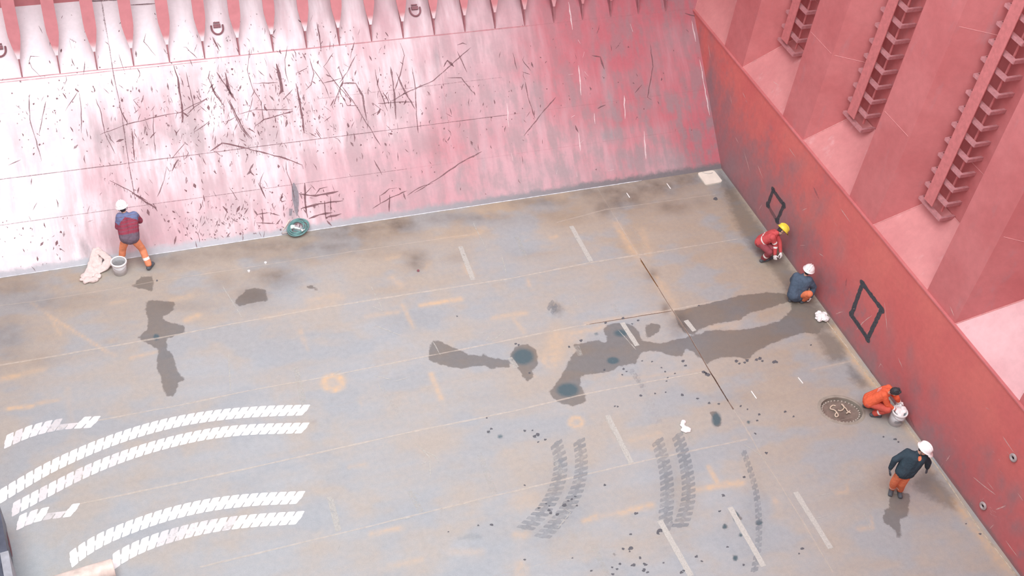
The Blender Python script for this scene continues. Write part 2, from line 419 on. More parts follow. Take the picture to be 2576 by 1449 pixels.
# white painted dashes
DASH = [(1158,620,1190,704,.85),(1300,596,1325,655,.5),(1437,569,1487,658,.9),(1588,570,1627,628,.35),(845,680,862,715,.25),(744,925,768,1030,.55),(960,975,1010,1050,.3),
 (1205,1140,1245,1243,.4),(1528,1045,1588,1165,.85),(1723,1085,1747,1118,.45),(830,1250,852,1336,.7),(1030,1235,1060,1288,.5),(1660,1310,1738,1449,.95),(1836,1276,1921,1425,1.0),
 (2001,1238,2090,1380,.95),(1490,1370,1530,1449,.45),(1393,1150,1420,1203,.5),(1540,765,1562,800,.35),(1565,812,1603,870,.95),(1725,806,1747,833,1.0),(1282,900,1300,925,.7),(1450,870,1460,895,.5)]
for a, b, c, d, f in DASH:
    p0, p1 = fl(a, b), fl(c, d)
    ribbon(DEC, resample([p0 + (0, 0, .004), p1 + (0, 0, .004)], .12, .004), .125 if f > .3 else .11, UPZ, 2, taper=False, jit=.06); dec(f)
# tyre prints
TRK = [([(762,1032),(664,1034.5),(559,1042.6),(454,1058),(349,1084.5),(245,1121),(140,1168),(70,1207),(-20,1262)],.30,1.0,0),
 ([(760,1077),(629,1080),(524,1091),(419,1114),(314,1146),(210,1188),(105,1243),(7,1296)],.29,.95,1),
 ([(748,1252),(629,1257),(524,1270),(419,1294),(314,1331),(245,1362),(192,1397),(160,1425)],.31,1.0,0),
 ([(746,1303),(629,1310),(524,1324),(419,1350),(349,1376),(297,1404),(262,1432)],.31,.9,2),
 ([(232,1062),(157,1066),(87,1081),(35,1102),(-20,1128)],.31,.8,3),
 ([(180,1284),(105,1293),(52,1311),(10,1338)],.30,.8,3)]
def lugs(path, width, mi, fade, pitch=.185, shear=.75, mode=0, z=.0045, gap=.14):
    pts = resample(chaikin([fl(*p) + (0, 0, z) for p in path], 2), .02)
    pts = np.array(pts); seg = np.linalg.norm(np.diff(pts, axis=0), axis=1); s = np.r_[0, np.cumsum(seg)]
    def at(d):
        d = np.clip(d, 0, s[-1]); return np.array([np.interp(d, s, pts[:, k]) for k in range(3)])
    n = int(s[-1] / pitch)
    for i in range(n):
        d = i * pitch; c = at(d); t = at(d + .05) - at(d - .05); t /= np.linalg.norm(t)
        nn = np.array([-t[1], t[0], 0.0])
        if nn[1] < 0: nn = -nn                        # towards the far side
        sgn = 1.0 if t[0] > 0 else -1.0
        f = fade * (0.85 + .3 * rnd.random())
        if mode == 1 and i / n > .55: f *= .78
        if mode == 2 and .22 < i / n < .75: f *= .78
        if mode == 3 and .12 < i / n < .5: f *= .72
        H = width / 2
        def P(a, h): return c + t * sgn * (a + shear * h * .8) + nn * h + (0, 0, 0.0001 * (i % 2))
        L = pitch * (1 - gap); L2 = pitch * 1.0
        for sg in (1, -1):
            q = [P(-L2 / 2, 0), P(L2 / 2, 0), P(L2 / 2, sg * H * .24), P(L / 2, sg * H * .36), P(L / 2 - .006, sg * H * .93), P(L / 2 - .03, sg * H), P(-L / 2 + .02, sg * H), P(-L / 2, sg * H * .9), P(-L / 2, sg * H * .36), P(-L2 / 2, sg * H * .24)]
            if mode == 3 and sg > 0 and .15 < i / n < .5 and rnd.random() < .5: continue
            DEC.add(q, [tuple(range(10)) if sg > 0 else tuple(range(10))[::-1]], mi)
        dec(f)
for p, w, f, md in TRK: lugs(p, w, 3, f, mode=md)
DTRK = [([(1400,1118),(1412,1160),(1405,1220),(1370,1285),(1310,1340)],.30,.8),([(1457,1112),(1465,1170),(1452,1240),(1405,1310),(1350,1365)],.28,.75),
 ([(1655,1112),(1675,1180),(1680,1250),(1672,1310),(1690,1345)],.30,.8),([(1705,1098),(1725,1160),(1735,1240),(1722,1300),(1700,1345)],.30,.85),
 ([(1872,1140),(1900,1220),(1910,1300),(1908,1380),(1895,1449)],.14,.75),([(1590,935),(1625,985)],.14,.6),([(1385,768),(1410,795)],.3,.7),([(1860,1030),(1845,1075)],.14,.3),([(1605,950),(1665,1080)],.2,.35)]
for p, w, f in DTRK: lugs(p, w, 4, f, pitch=.15, shear=-.8, gap=.3, z=.0035)
# light scratches
SCR = [[(1045,1115),(1080,1150),(1084,1205)],[(1060,1130),(1098,1150),(1104,1165)],[(933,770),(970,785)],[(933,720),(965,785)],[(1042,1238),(1060,1248)],[(994,1309),(1040,1300)],[(930,1412),(943,1404)],
 [(940,945),(985,955)],[(1230,845),(1222,860)],[(1200,840),(1228,836)],[(560,720),(612,805)],[(575,890),(580,985)],[(1870,1117),(1920,1150)],[(2050,1250),(2090,1240)],[(2050,1305),(2085,1297)],[(2170,1285),(2192,1335)],
 [(1555,830),(1600,880)],[(1440,740),(1455,770)],[(860,930),(835,945)],[(945,820),(1010,845)],[(1030,950),(990,960)],[(1190,560),(1230,640)],[(1260,640),(1275,690)],[(950,960),(960,985)],[(1060,1170),(1075,1160)],
 [(1520,1050),(1588,1165)],[(1420,1280),(1435,1290),(1402,1330)],[(1400,1338),(1392,1342)],[(1088,858),(1108,893)],[(1320,1440),(1316,1420)],[(850,1385),(856,1370)],[(1270,830),(1250,850),(1228,858)]]
for p in SCR:
    ribbon(DEC, resample([fl(*q) + (0, 0, .005) for q in p], .08, .01), .022, UPZ, 2, jit=.4); dec(.7)
# drips and crumbs
SPOT = [(1150,796,3),(1228,1086,5),(1236,1079,4),(1225,1052,3),(1320,1084,4),(1340,1083,3),(1345,1098,5),(1371,1106,4),(1354,1112,4),(1352,1094,6),(1520,930,4),(1568,928,4),(1576,935,3),(1565,943,3),(1615,908,3),(1640,910,3),
 (1664,925,3),(1673,935,3),(1698,940,3),(1718,908,5),(1724,920,4),(1680,950,3),(1677,959,3),(1716,993,5),(1675,987,3),(1648,990,3),(1612,995,4),(1547,1022,3),(1554,1023,3),(1755,1003,4),(1784,1014,4),(1808,1016,4),(1863,1022,4),(1880,1030,3),
 (1910,1043,4),(1905,1058,4),(1975,1036,5),(1996,1048,3),(1900,1091,4),(1928,1140,5),(1872,1200,4),(1852,908,6),(1860,915,4),(1873,912,4),(1880,907,5),(1903,905,5),(1912,902,6),(1918,908,4),(1950,910,8),(1770,936,5),(1780,942,8),(1775,938,4),
 (1430,1260,4),(1438,1256,4),(1447,1249,4),(1451,1272,4),(1356,1278,4),(1374,1267,3),(1382,1273,3),(1381,1284,5),(1385,1290,5),(1402,1294,5),(1420,1270,7),(1320,1221,3),(1521,1220,4),(1586,1344,4),(1586,1380,7),(1567,1381,5),(1593,1422,7),(1610,1404,5),
 (1560,1419,4),(1540,1428,4),(1552,1432,4),(1623,1420,6),(1620,1434,6),(1629,1440,4),(1669,1416,4),(1584,1388,3),(1488,1436,4),(1541,1445,5),(1440,1404,3),(1320,1408,4),(1811,1286,4),(1820,1246,6),(1830,1376,4),(1765,1412,4),(1870,1421,4),(1752,1400,5),
 (1714,1440,6),(1720,1436,4),(1660,1335,8),(1655,1342,6),(1600,1292,6),(1128,1338,3),(1203,1322,3),(1237,1320,5),(1332,938,3),(1297,865,4),(1305,868,3),(1432,873,4),(1461,857,5),(1523,812,5),(1568,801,5),(1605,806,4),(1758,769,3),(1590,815,3),
 (2252,1105,5),(2260,1112,3),(2222,1099,3),(2018,1380,5),(2010,1393,3),(2430,1318,3),(2465,1343,4),(1800,500,6),(2040,868,3),(395,706,3)]
for cu, cv, r in SPOT:
    k = 9; q = []
    for i in range(k):
        a = 2 * math.pi * i / k; rr = r * (.55 + .75 * rnd.random()) * .9
        q.append(fl(cu + rr * math.cos(a), cv + rr * .75 * math.sin(a)) + (0, 0, .0055))
    DEC.add(q, [tuple(range(k))[::-1]], 7); dec(.85)

nb = len(fxv)
verts = np.concatenate([np.stack([fxv, fyv, 0 * fxv], 1), np.array(DEC.v)])
me = bpy.data.meshes.new('floor')
me.from_pydata(verts.tolist(), [], quads.tolist() + [tuple(i + nb for i in q) for q in DEC.f]); me.update()
me.polygons.foreach_set('material_index', np.array([0] * len(quads) + DEC.mi, np.int32))
for k, a in FF.items(): set_attr(me, k, np.concatenate([a, np.zeros(len(DEC.v))]))
set_attr(me, 'fade', np.concatenate([np.ones(nb), np.array(DECF)]))

def floor_mat():
    g = G('worn_steel_plate', .5, .35)
    streak = g.noise(1.0, 5, vec=g.map((.5, 2.6, 1)))
    cloud = g.noise(.8, 5); fine = g.noise(9, 5, .65)
    rust = g.math('ADD', g.attr('rust'), g.math('MULTIPLY', g.math('SUBTRACT', streak, .5), .8))
    rust = g.math('ADD', rust, g.math('MULTIPLY', g.math('SUBTRACT', fine, .5), .5), clamp=True)
    c = g.mix(rust, (.368, .402, .418), (.388, .327, .252))
    c = g.mix(g.step(cloud, .42, .66, 0, .6), c, (.415, .375, .315))
    c = g.mix(g.step(g.noise(.55, 3, vec=g.map((1, 1.7, 1), (0, 0, .5))), .48, .62, 0, .65), c, (.325, .37, .40))
    c = g.scale(c, g.lin(fine, .3, .7, .93, 1.07))
    c = g.scale(c, g.lin(g.noise(45, 3), .3, .7, .95, 1.05))
    of = g.math('MULTIPLY', g.attr('orange'), g.lin(g.noise(7, 4), .3, .7, .35, 1.15), clamp=True)
    c = g.mix(of, c, (.59, .445, .29))
    sf = g.math('MULTIPLY', g.attr('soot'), g.lin(g.noise(3.2, 5), .3, .7, .55, 1.35), clamp=True)
    c = g.mix(sf, c, (.135, .112, .092))
    edge = g.math('MULTIPLY', g.math('SUBTRACT', g.noise(7, 5, .65), .5), .16)
    w = g.step(g.math('ADD', g.attr('wet'), edge), -.014, .026)
    w2 = g.step(g.math('ADD', g.attr('wetsoft'), g.math('MULTIPLY', edge, 2.2)), -.13, .14, 0, .8)
    w = g.math('MAXIMUM', w, w2)
    rim = g.math('MULTIPLY', g.step(g.attr('wet'), -.05, 0), g.math('SUBTRACT', 1, w))
    wc = g.mix(.35, g.scale(c, .52), (.145, .135, .12))
    c = g.mix(g.math('MULTIPLY', w, .88), c, wc)
    p = g.step(g.math('ADD', g.attr('pud'), g.math('MULTIPLY', edge, .6)), .16, .75)
    c = g.mix(g.math('MULTIPLY', p, .85), c, (.07, .13, .155))
    g.color(c)
    r = g.math('SUBTRACT', g.lin(fine, .3, .7, .5, .62), g.math('MULTIPLY', w, .12))
    g.rough(g.math('SUBTRACT', r, g.math('MULTIPLY', p, .2)))
    g.bump(g.noise(1.1, 2), .12, .05)
    return g.m
def decal_mat(name, col, lo, hi, sc=9, var=.1, amax=1.0, thr=True, rough=.6):
    g = G(name, rough, .2)
    n = g.noise(sc, 5, .65)
    g.color(g.scale(col, g.lin(g.noise(sc * 2.2, 3), .3, .7, 1 - var, 1 + var)))
    f = g.attr('fade')
    a = g.math('ADD', g.math('MULTIPLY', g.math('SUBTRACT', n, .5), 2.0), g.math('SUBTRACT', f, .5))
    g.alpha(g.math('MULTIPLY', g.step(a, lo, hi), g.math('MULTIPLY', f, amax)))
    return g.m
M_FLOOR = floor_mat()
mats = [M_FLOOR,
        decal_mat('weld_bead', (.74, .69, .60), -.7, .3, 5, .15, .55),
        decal_mat('worn_white_paint', (.575, .585, .545), -.35, .3, 14, .12, .85),
        decal_mat('white_powder', (.92, .92, .93), -.6, .1, 8, .03, 1.0),
        decal_mat('tyre_smear', (.24, .285, .325), -.5, .6, 10, .1, .42),
        decal_mat('dark_seam', (.20, .13, .10), -.3, .3, 6, .2, .75),
        decal_mat('rusty_seam', (.36, .19, .08), -.5, .2, 6, .2, .8),
        decal_mat('dirt_spot', (.13, .14, .16), -.9, -.2, 14, .2, .9)]
floor = link_mesh('floor', me, mats); tag(floor, kind='structure')
w = MB(); w.tube(resample(WELDP, .2, .006), .016, 6)
M_WELD = simple('stool_weld', (.50, .44, .35), .6, .25, 12)
tag(w.build('trim_1', M_WELD, smooth=True), kind='structure')
# ------------------------------------------------------------------ hopper plating (far side)
def grid_mesh(A, B, fn):
    """A x B parameter grid -> verts, quads"""
    aa, bb = np.meshgrid(A, B); P = fn(aa.ravel(), bb.ravel())
    i = np.arange(len(A) * len(B)).reshape(len(B), len(A))
    q = np.stack([i[:-1, :-1], i[:-1, 1:], i[1:, 1:], i[1:, :-1]], -1).reshape(-1, 4)
    return P, q
HOPTOP = 4.3
RED = [(0,50,0),(300,100,0),(100,300,.0),(100,500,.05),(50,640,.03),(300,450,.34),(250,560,.28),(450,560,.36),(430,340,.27),(600,200,.17),(600,450,.27),(700,550,.36),(800,100,.2),
 (800,300,.27),(900,450,.47),(950,80,.33),(1000,250,.28),(1050,480,.58),(1150,150,.42),(1150,350,.72),(1250,250,.55),(1250,100,.45),(1330,100,.75),(1300,350,.62),(1330,470,.5),(1430,120,.95),(1450,250,.85),
 (1450,400,.6),(1550,100,1.05),(1600,250,.95),(1600,380,.75),(1700,100,.82),(1700,250,.88),(1770,350,1.05),(1650,430,.6),(1380,60,.85),(1290,30,.5),(500,80,.1),(120,640,.1),(1060,30,.3),(1160,30,.4),(1400,20,.9),(1600,20,1.0),(1740,20,.95),(1700,0,1)]
GREY = [(1100,150,12,60,.6),(1120,260,12,50,.6),(1340,240,14,50,.4),(1355,270,22,40,.6),(1320,300,30,30,.4),(1520,180,9,60,.8),(1535,250,14,40,.7),(1545,280,25,25,.6),(1535,340,32,20,1.0),(1600,400,90,22,.7),
 (1650,150,26,60,.35),(1640,230,16,60,.5),(1690,90,25,40,.4),(1450,250,40,60,.3),(745,500,8,50,.9),(738,538,18,15,.9),(905,510,8,40,.8),(1000,515,20,12,.8),(1155,450,8,35,.8),(460,335,60,25,.5),(250,345,55,35,.5),
 (600,355,120,35,.4),(900,330,60,30,.35),(1000,260,30,40,.3),(215,625,18,35,.85),(600,525,30,25,.35),(500,560,40,25,.3),(1090,470,30,20,.35),(1215,490,40,14,.5),(1400,430,70,25,.6),(1305,470,60,15,.5),(700,180,8,35,.6),
 (690,340,70,25,.3),(560,200,25,25,.25),(1220,300,50,80,.25),(1180,160,20,60,.35),(1500,330,60,40,.35),(1700,400,40,30,.8),(1570,420,40,16,.8),(1650,330,40,20,.4),(330,560,50,30,.25),(1590,270,30,15,.5),(570,100,12,25,.35),
 (1240,250,10,60,.4),(1060,200,10,50,.4),(990,150,8,40,.3),(1320,180,10,60,.4),(1215,420,12,40,.4),(1580,60,8,60,.5),(1490,80,8,60,.4),(300,640,40,20,.3),(80,640,25,8,.3)]
GRIME = [(0,50,0),(300,60,.0),(600,60,.05),(100,250,.0),(300,250,.05),(600,220,.3),(800,200,.35),(100,370,.35),(300,350,.75),(500,350,.75),(700,350,.6),(900,330,.65),(100,480,.15),(250,560,.5),(400,480,.3),(600,470,.4),(800,470,.4),(1000,450,.5),(1000,200,.3),(1150,150,.5),(1150,300,.6),(1300,250,.7),(1450,100,.4),(1450,300,.7),(1550,200,.6),(1600,350,.9),(1700,150,.6),(1700,330,.9),(1400,430,.9),(1200,450,.7),(950,60,.1),(1300,60,.35),(50,640,.1),(150,420,.1)]
A = np.concatenate([np.linspace(-36, -20.6, 12), np.arange(-20.5, 1.35, .055)])
Bz = np.linspace(0, HOPTOP, 84)
HP, HQ = grid_mesh(A, Bz, lambda x, z: np.stack([x, HOP * z, z], 1))
HU, HV = project(HP); off = HP[:, 0] < -22
HU = np.clip(HU, -200, 2000); HU[off] = 50; HV[off] = 300
nn_h = np.array([0, -1, HOP]); nn_h = nn_h / np.linalg.norm(nn_h)
HD = MB(); HF = []
def hdec(f): HF.extend([f] * (len(HD.v) - len(HF)))
def hline(p, w, f=1.0, mi=1, lift=.003, jit=.5, wob=.02):
    q = resample([hp(*a) + nn_h * lift for a in p], .12, wob)
    ribbon(HD, q, w, nn_h, mi, jit=jit); hdec(f)
c1 = lambda p: crop(p, 0, 0, 2.862)
c2 = lambda p: crop(p, 860, 0, 2.862)
c8 = lambda p: crop(p, 644, 460, 4.0)
THICK, MED, THIN = .075, .04, .024
S1 = [([(1250,470),(1280,560),(1290,650),(1310,760),(1315,880)],.05),([(1510,510),(1500,560),(1550,680),(1620,770)],MED),([(1505,530),(1540,650),(1600,740)],THIN),([(1560,520),(1640,640),(1700,730)],MED),([(1620,520),(1650,650),(1670,700)],THICK),
 ([(1650,720),(1700,830),(1760,940),(1820,1010)],MED),([(1630,700),(1690,830),(1740,930),(1800,1000)],THIN),([(1990,460),(2010,540),(2030,650),(2010,680)],.10),([(1800,350),(1780,500),(1820,640),(1880,740),(1895,870)],THIN),([(1820,340),(1795,420)],THIN),
 ([(2130,600),(2150,700),(2180,860),(2190,960)],THICK),([(2230,420),(2260,530),(2240,610),(2200,650)],THIN),([(2070,330),(2050,430),(2060,540),(2080,600)],THIN),([(2400,380),(2330,480),(2420,600),(2540,740)],THIN),([(2440,480),(2470,580),(2400,760)],THIN),
 ([(2560,400),(2500,520),(2440,600)],THIN),([(2280,160),(2300,260),(2310,370)],MED),([(1830,910),(1900,860),(2080,810),(2110,800)],MED),([(1710,825),(1830,790),(2100,790)],THIN),([(720,970),(930,890),(1200,825),(1300,810),(1500,700)],THIN),
 ([(1510,1090),(1600,1030),(1700,1050),(1900,1100),(2050,1140),(2180,1190)],MED),([(1230,1150),(1340,1020)],THIN),([(1400,950),(1510,870)],MED),([(690,710),(730,820),(755,960),(830,1110)],THIN),([(570,670),(585,790),(585,960)],THIN),
 ([(330,730),(300,880),(280,970)],THIN),([(210,700),(215,860),(250,980),(300,1160)],THIN),([(610,440),(600,540)],THIN),([(285,408),(220,405),(210,440),(230,490),(300,560)],THIN),([(1050,240),(1035,300),(1120,400)],THIN),([(855,390),(900,520)],THIN),
 ([(1320,340),(1340,340),(1420,420)],THIN),([(1530,265),(1580,370)],MED),([(950,940),(960,1060),(970,1150)],MED),([(1100,780),(1105,950),(1120,1110)],THIN),([(860,770),(920,890)],MED),([(1050,870),(1070,930)],MED),([(790,1300),(850,1330),(960,1390),(1120,1500)],MED),
 ([(2060,1160),(2060,1220),(2100,1330),(2120,1448)],THIN),([(1650,1350),(1720,1448)],THIN),([(1900,1240),(1870,1320),(1900,1410)],THIN),([(1340,520),(1370,650),(1400,800)],THIN),([(1430,640),(1440,700)],MED),([(1620,880),(1700,840)],THIN),
 ([(2030,730),(2110,640)],THIN),([(1820,600),(2000,595)],THIN),([(2130,530),(2210,490)],MED),([(500,280),(550,305)],MED),([(500,290),(515,350)],THIN),([(2410,590),(2500,760),(2576,760)],THIN),([(2250,490),(2340,620),(2380,720)],THIN),
 ([(1200,1200),(1180,1300),(1130,1420)],THIN),([(1280,1150),(1240,1230)],THICK),([(1480,720),(1400,770),(1340,830)],THIN),([(60,1190),(150,1150)],THIN),([(980,1400),(1060,1448)],MED),([(1000,700),(960,720),(1010,780)],THIN),([(470,800),(560,660)],THIN),([(2320,600),(2480,560)],THIN),([(1780,870),(1820,700)],THIN)]
for p, w in S1:
    q = c1(p); hline(q, w * .7, .85 + .3 * rnd.random() if w > THIN else .75)
    if w > THIN:
        for t in resample(q, 5.0):
            for k in range(2 if w > .06 else 1):
                u, v = t[0] + rnd.gauss(0, 4 + 40 * (w - .04)), t[1] + rnd.gauss(0, 4); L = 2 + 6 * rnd.random()
                hline([(u, v), (u + rnd.gauss(.5, 1.5), v + L)], .016 + .04 * rnd.random() ** 2, .8)
S2 = [([(420,310),(450,400),(420,540),(380,650)],THIN),([(240,500),(260,620),(330,800)],THIN),([(350,480),(370,600),(385,800),(390,860)],MED),([(390,520),(460,670),(530,790)],MED),([(505,480),(530,650),(540,860),(550,960)],THIN),([(350,730),(500,650),(660,580),(840,420),(930,340)],THIN),
 ([(260,745),(400,735),(520,735)],THIN),([(0,600),(100,600),(150,690),(180,870)],MED),([(0,620),(100,760),(280,1050)],THIN),([(830,370),(900,520)],THIN),([(760,560),(860,560),(930,650),(960,680)],THIN),([(1320,590),(1340,700),(1390,850)],THIN),
 ([(1310,980),(1460,790),(1540,700)],THIN),([(220,740),(300,800)],THIN),([(210,830),(270,800)],THIN),([(520,1390),(700,1280),(840,1180),(1010,1090)],THIN),([(230,1150),(290,1260)],THIN),([(1230,380),(1260,500)],THIN),([(1800,400),(1860,410),(1890,500)],MED),
 ([(830,325),(870,310),(900,320)],THIN),([(2470,95),(2540,115),(2565,200)],MED),([(1300,430),(1360,510)],THIN),([(2110,670),(2160,610)],THIN),([(2220,320),(2240,480),(2200,700),(2230,720)],THIN),([(90,300),(60,420)],THIN)]
for p, w in S2: hline(c2(p), w, .7)
S8 = [([(490,0),(495,200),(520,350)],.05),([(590,130),(640,60),(720,40)],THIN),([(430,110),(600,130),(830,85)],MED),([(450,260),(640,210),(880,180)],MED),([(690,180),(705,370)],MED),([(750,130),(755,300)],THIN),([(530,360),(640,320),(770,300)],MED),([(0,320),(130,300)],THIN),
 ([(0,400),(190,410)],THIN),([(1345,120),(1340,290)],MED),([(1170,260),(1350,150),(1520,80)],THIN),([(1250,130),(1340,60),(1420,50)],THIN),([(1520,130),(1640,50),(1780,0)],THIN),([(700,350),(800,330),(860,310)],MED),([(60,260),(70,420)],MED),([(20,0),(100,160)],THIN),
 ([(130,300),(240,330)],THIN),([(560,40),(480,130)],THIN),([(240,150),(260,190),(300,180)],THIN)]
for p, w in S8: hline(c8(p), w, .85)
for p in ([(378,0),(398,160),(415,330)], [(350,260),(345,330)]): hline(c8(p), .13 if p[0][0] > 360 else .25, .8, 2)
for _ in range(2):
    dens = [(700,250,160,90,120),(560,250,120,80,80),(470,420,170,80,70),(850,200,120,90,70),(620,540,70,40,60),(960,330,120,90,45),(360,300,120,60,45),(130,270,90,70,30),(760,540,60,40,40),(250,240,130,60,30),(1180,260,130,110,45),(90,600,60,50,25),(1450,200,150,110,30),(520,560,60,25,40),(320,60,200,50,16),(700,60,150,50,14)]
    for cu, cv, su, sv, n in dens:
        for _ in range(n):
            u = rnd.gauss(cu, su); v = rnd.gauss(cv, sv)
            lo = 690 - .1487 * u
            if not (-20 < u < 1760) or v > lo - 8 or v < 0 or v < 30: continue
            L = 3 + 20 * rnd.random() ** 3; a = rnd.gauss(1.4, .45)
            d = np.array([math.cos(a) * L, math.sin(a) * L])
            hline([(u, v), (u + d[0] * .5 + rnd.gauss(0, 1.2), v + d[1] * .5), (u + d[0], v + d[1])], .014 + .04 * rnd.random() ** 3, .5 + .5 * rnd.random(), wob=.012)
# light scuffs near the corner
for p in ([(1430,5),(1440,75)],[(1455,165),(1462,240)],[(1585,60),(1592,80)],[(1455,330),(1460,380)],[(1450,430),(1452,445)],[(1620,330),(1625,400)],[(1570,240),(1572,300)],[(1275,260),(1280,320)],[(1286,385),(1291,405)],[(1740,52),(1750,105)],[(1760,150),(1785,290)],[(1430,188),(1442,186)],[(1470,180),(1480,192)],[(1437,295),(1446,290)],[(1460,360),(1468,352)],[(1495,285),(1497,312)],[(1454,100),(1460,110)],[(1470,130),(1466,145)],[(1530,430),(1545,426)],[(1400,438),(1402,428)]):
    hline(p, .03, .8, 3)
# horizontal and sloping weld seams
def hz(z, x0, x1, w, f, mi): ribbon(HD, resample([(x0, HOP * z, z) + nn_h * .002, (x1, HOP * z, z) + nn_h * .002], .3, .006), w, nn_h, mi, taper=False, jit=.3); hdec(f)
hz(3.14, -20.5, -5, .03, .8, 4); hz(3.10, -20.5, -13.5, .022, .6, 4); hz(3.14, -5, 0, .025, .35, 4)
hz(1.555, -20.5, -6, .017, .6, 1); hz(1.555, -6, 0, .02, .25, 4); hz(.83, -20.5, -9, .014, .5, 1); hz(.83, -9, 0, .02, .2, 4); hz(2.25, -11, -6, .016, .4, 1); hz(2.6, -20, -17, .02, .2, 4)
hline([(255,3),(272,101)], .022, .5, 1, wob=.006); hline([(272,101),(286,189),(304,273),(325,419),(341,506)], .022, .6, 1, wob=.006)
hline([(572,0),(600,215)], .02, .25, 1, wob=.006); hline([(1100,100),(1130,330)], .02, .25, 4, wob=.006)
for p in ([(203,4),(300,0)], [(325,13),(395,9)]): hline(p, .03, .7, 1, wob=.004)
nb = len(HP)
hv = np.concatenate([HP, np.array(HD.v)])
me = bpy.data.meshes.new('wall_left')
me.from_pydata(hv.tolist(), [], HQ.tolist() + [tuple(i + nb for i in q) for q in HD.f]); me.update()
me.polygons.foreach_set('material_index', np.array([0] * len(HQ) + HD.mi, np.int32))
z0 = np.zeros(len(HD.v))
set_attr(me, 'grime', np.concatenate([rbf(HU, HV, GRIME, 50), z0]))
set_attr(me, 'red', np.concatenate([rbf(HU, HV, RED, 40), z0]))
set_attr(me, 'grey', np.concatenate([blobs(HU, HV, GREY), z0]))
set_attr(me, 'fade', np.concatenate([np.ones(nb), np.array(HF)]))

def hopper_mat():
    g = G('worn_hold_paint', .55, .3)
    sl = g.map((1.7, .28, .28))
    run = g.noise(2.2, 6, .6, vec=sl); cl = g.noise(.9, 5); fine = g.noise(11, 5, .65)
    red = g.math('ADD', g.attr('red'), g.math('MULTIPLY', g.math('SUBTRACT', run, .5), .55))
    red = g.math('ADD', red, g.math('MULTIPLY', g.math('SUBTRACT', cl, .5), .35))
    red = g.math('ADD', red, g.math('MULTIPLY', g.math('SUBTRACT', fine, .5), .12), clamp=True)
    a = g.mix(g.step(red, .0, .5), (.86, .79, .83), (.56, .355, .395))
    c = g.mix(g.step(red, .45, 1.0), a, (.475, .145, .175))
    gy = g.math('MULTIPLY', g.attr('grey'), g.lin(g.noise(3, 6, .65, vec=g.map((2.2, .6, .6))), .35, .65, .3, 1.4), clamp=True)
    c = g.mix(g.math('MULTIPLY', gy, .85), c, (.30, .285, .305))
    gn = g.math('ADD', g.math('MULTIPLY', run, .6), g.math('MULTIPLY', g.noise(1.6, 6, .65), .5))
    gr = g.math('MULTIPLY', g.step(gn, .49, .64), g.attr('grime'), clamp=True)
    c = g.mix(g.math('MULTIPLY', gr, .95), c, g.mix(g.attr('red'), (.46, .395, .41), (.285, .21, .23)))
    # scuffed band along the tank top
    sep = g.n('ShaderNodeSeparateXYZ'); g.link(g.tc, sep.inputs[0])
    zz = g.math('ADD', sep.outputs['Z'], g.math('MULTIPLY', g.math('SUBTRACT', g.noise(3.0, 6, .7), .5), .22))
    band = g.step(zz, .06, .16, 1, 0)
    bc = g.mix(g.lin(sep.outputs['X'], -14, -3, 0, 1), (.44, .47, .51), (.16, .165, .175))
    c = g.mix(g.math('MULTIPLY', band, .92), c, bc)
    sc = g.step(g.math('SUBTRACT', g.noise(14, 5, .7, vec=g.map((1.3, .45, .45))), g.math('MULTIPLY', g.attr('red'), .03)), .67, .72, 0, .65)
    c = g.mix(sc, c, (.36, .25, .27))
    g.color(g.scale(c, g.lin(fine, .3, .7, .95, 1.05)))
    g.rough(g.lin(cl, .3, .7, .45, .62))
    g.bump(g.noise(1.3, 2), .15, .06)
    return g.m
M_HOP = hopper_mat()
mats = [M_HOP,
        decal_mat('gouge', (.22, .12, .135), -.45, .2, 24, .25, .92),
        decal_mat('grey_scrape', (.27, .265, .30), -.4, .4, 8, .15, .85),
        decal_mat('chalky_scuff', (.86, .70, .72), -.5, .2, 12, .1, .9),
        decal_mat('pink_weld', (.60, .29, .32), -.7, .2, 5, .15, .75)]
hop = link_mesh('wall_left', me, mats); tag(hop, kind='structure')

# bright weld along the foot of the hopper
w = MB(); w.tube(resample([(-20.6, -.005, .008), (-2.5, -.005, .008)], .15, .004), [.012] * len(resample([(-20.6, 0, 0), (-2.5, 0, 0)], .15)), 6)
tag(w.build('trim_2', simple('bare_weld', (.66, .70, .74), .4, .3, 6), smooth=True), kind='structure')

# ------------------------------------------------------------------ generic red paint
def red_paint(name, base, dark, scuff=(.42, .26, .28), sc_amt=.5, scale=1.0):
    g = G(name, .5, .3)
    a = g.noise(.7 * scale, 5); b = g.noise(6 * scale, 5, .65); s = g.noise(2.0, 6, .62, vec=g.map((1.6, 1.6, .5)))
    c = g.mix(g.step(a, .35, .68), base, dark)
    c = g.mix(g.step(s, .58, .74, 0, sc_amt), c, scuff)
    c = g.mix(g.step(g.noise(26, 4, .7), .70, .78, 0, .5), c, tuple(k * .5 for k in dark))
    g.color(g.scale(c, g.lin(b, .3, .7, .94, 1.06)))
    g.bump(g.noise(1.6, 2), .12, .05)
    return g.m
M_RED = red_paint('red_hold_paint', (.60, .205, .21), (.54, .165, .17), sc_amt=.3)
M_REDF = red_paint('red_frame_paint', (.62, .20, .22), (.57, .17, .19), sc_amt=.15)
M_REDD = red_paint('dark_red_paint', (.50, .15, .16), (.44, .12, .13), sc_amt=.15)  # darker red paint, used on the deck

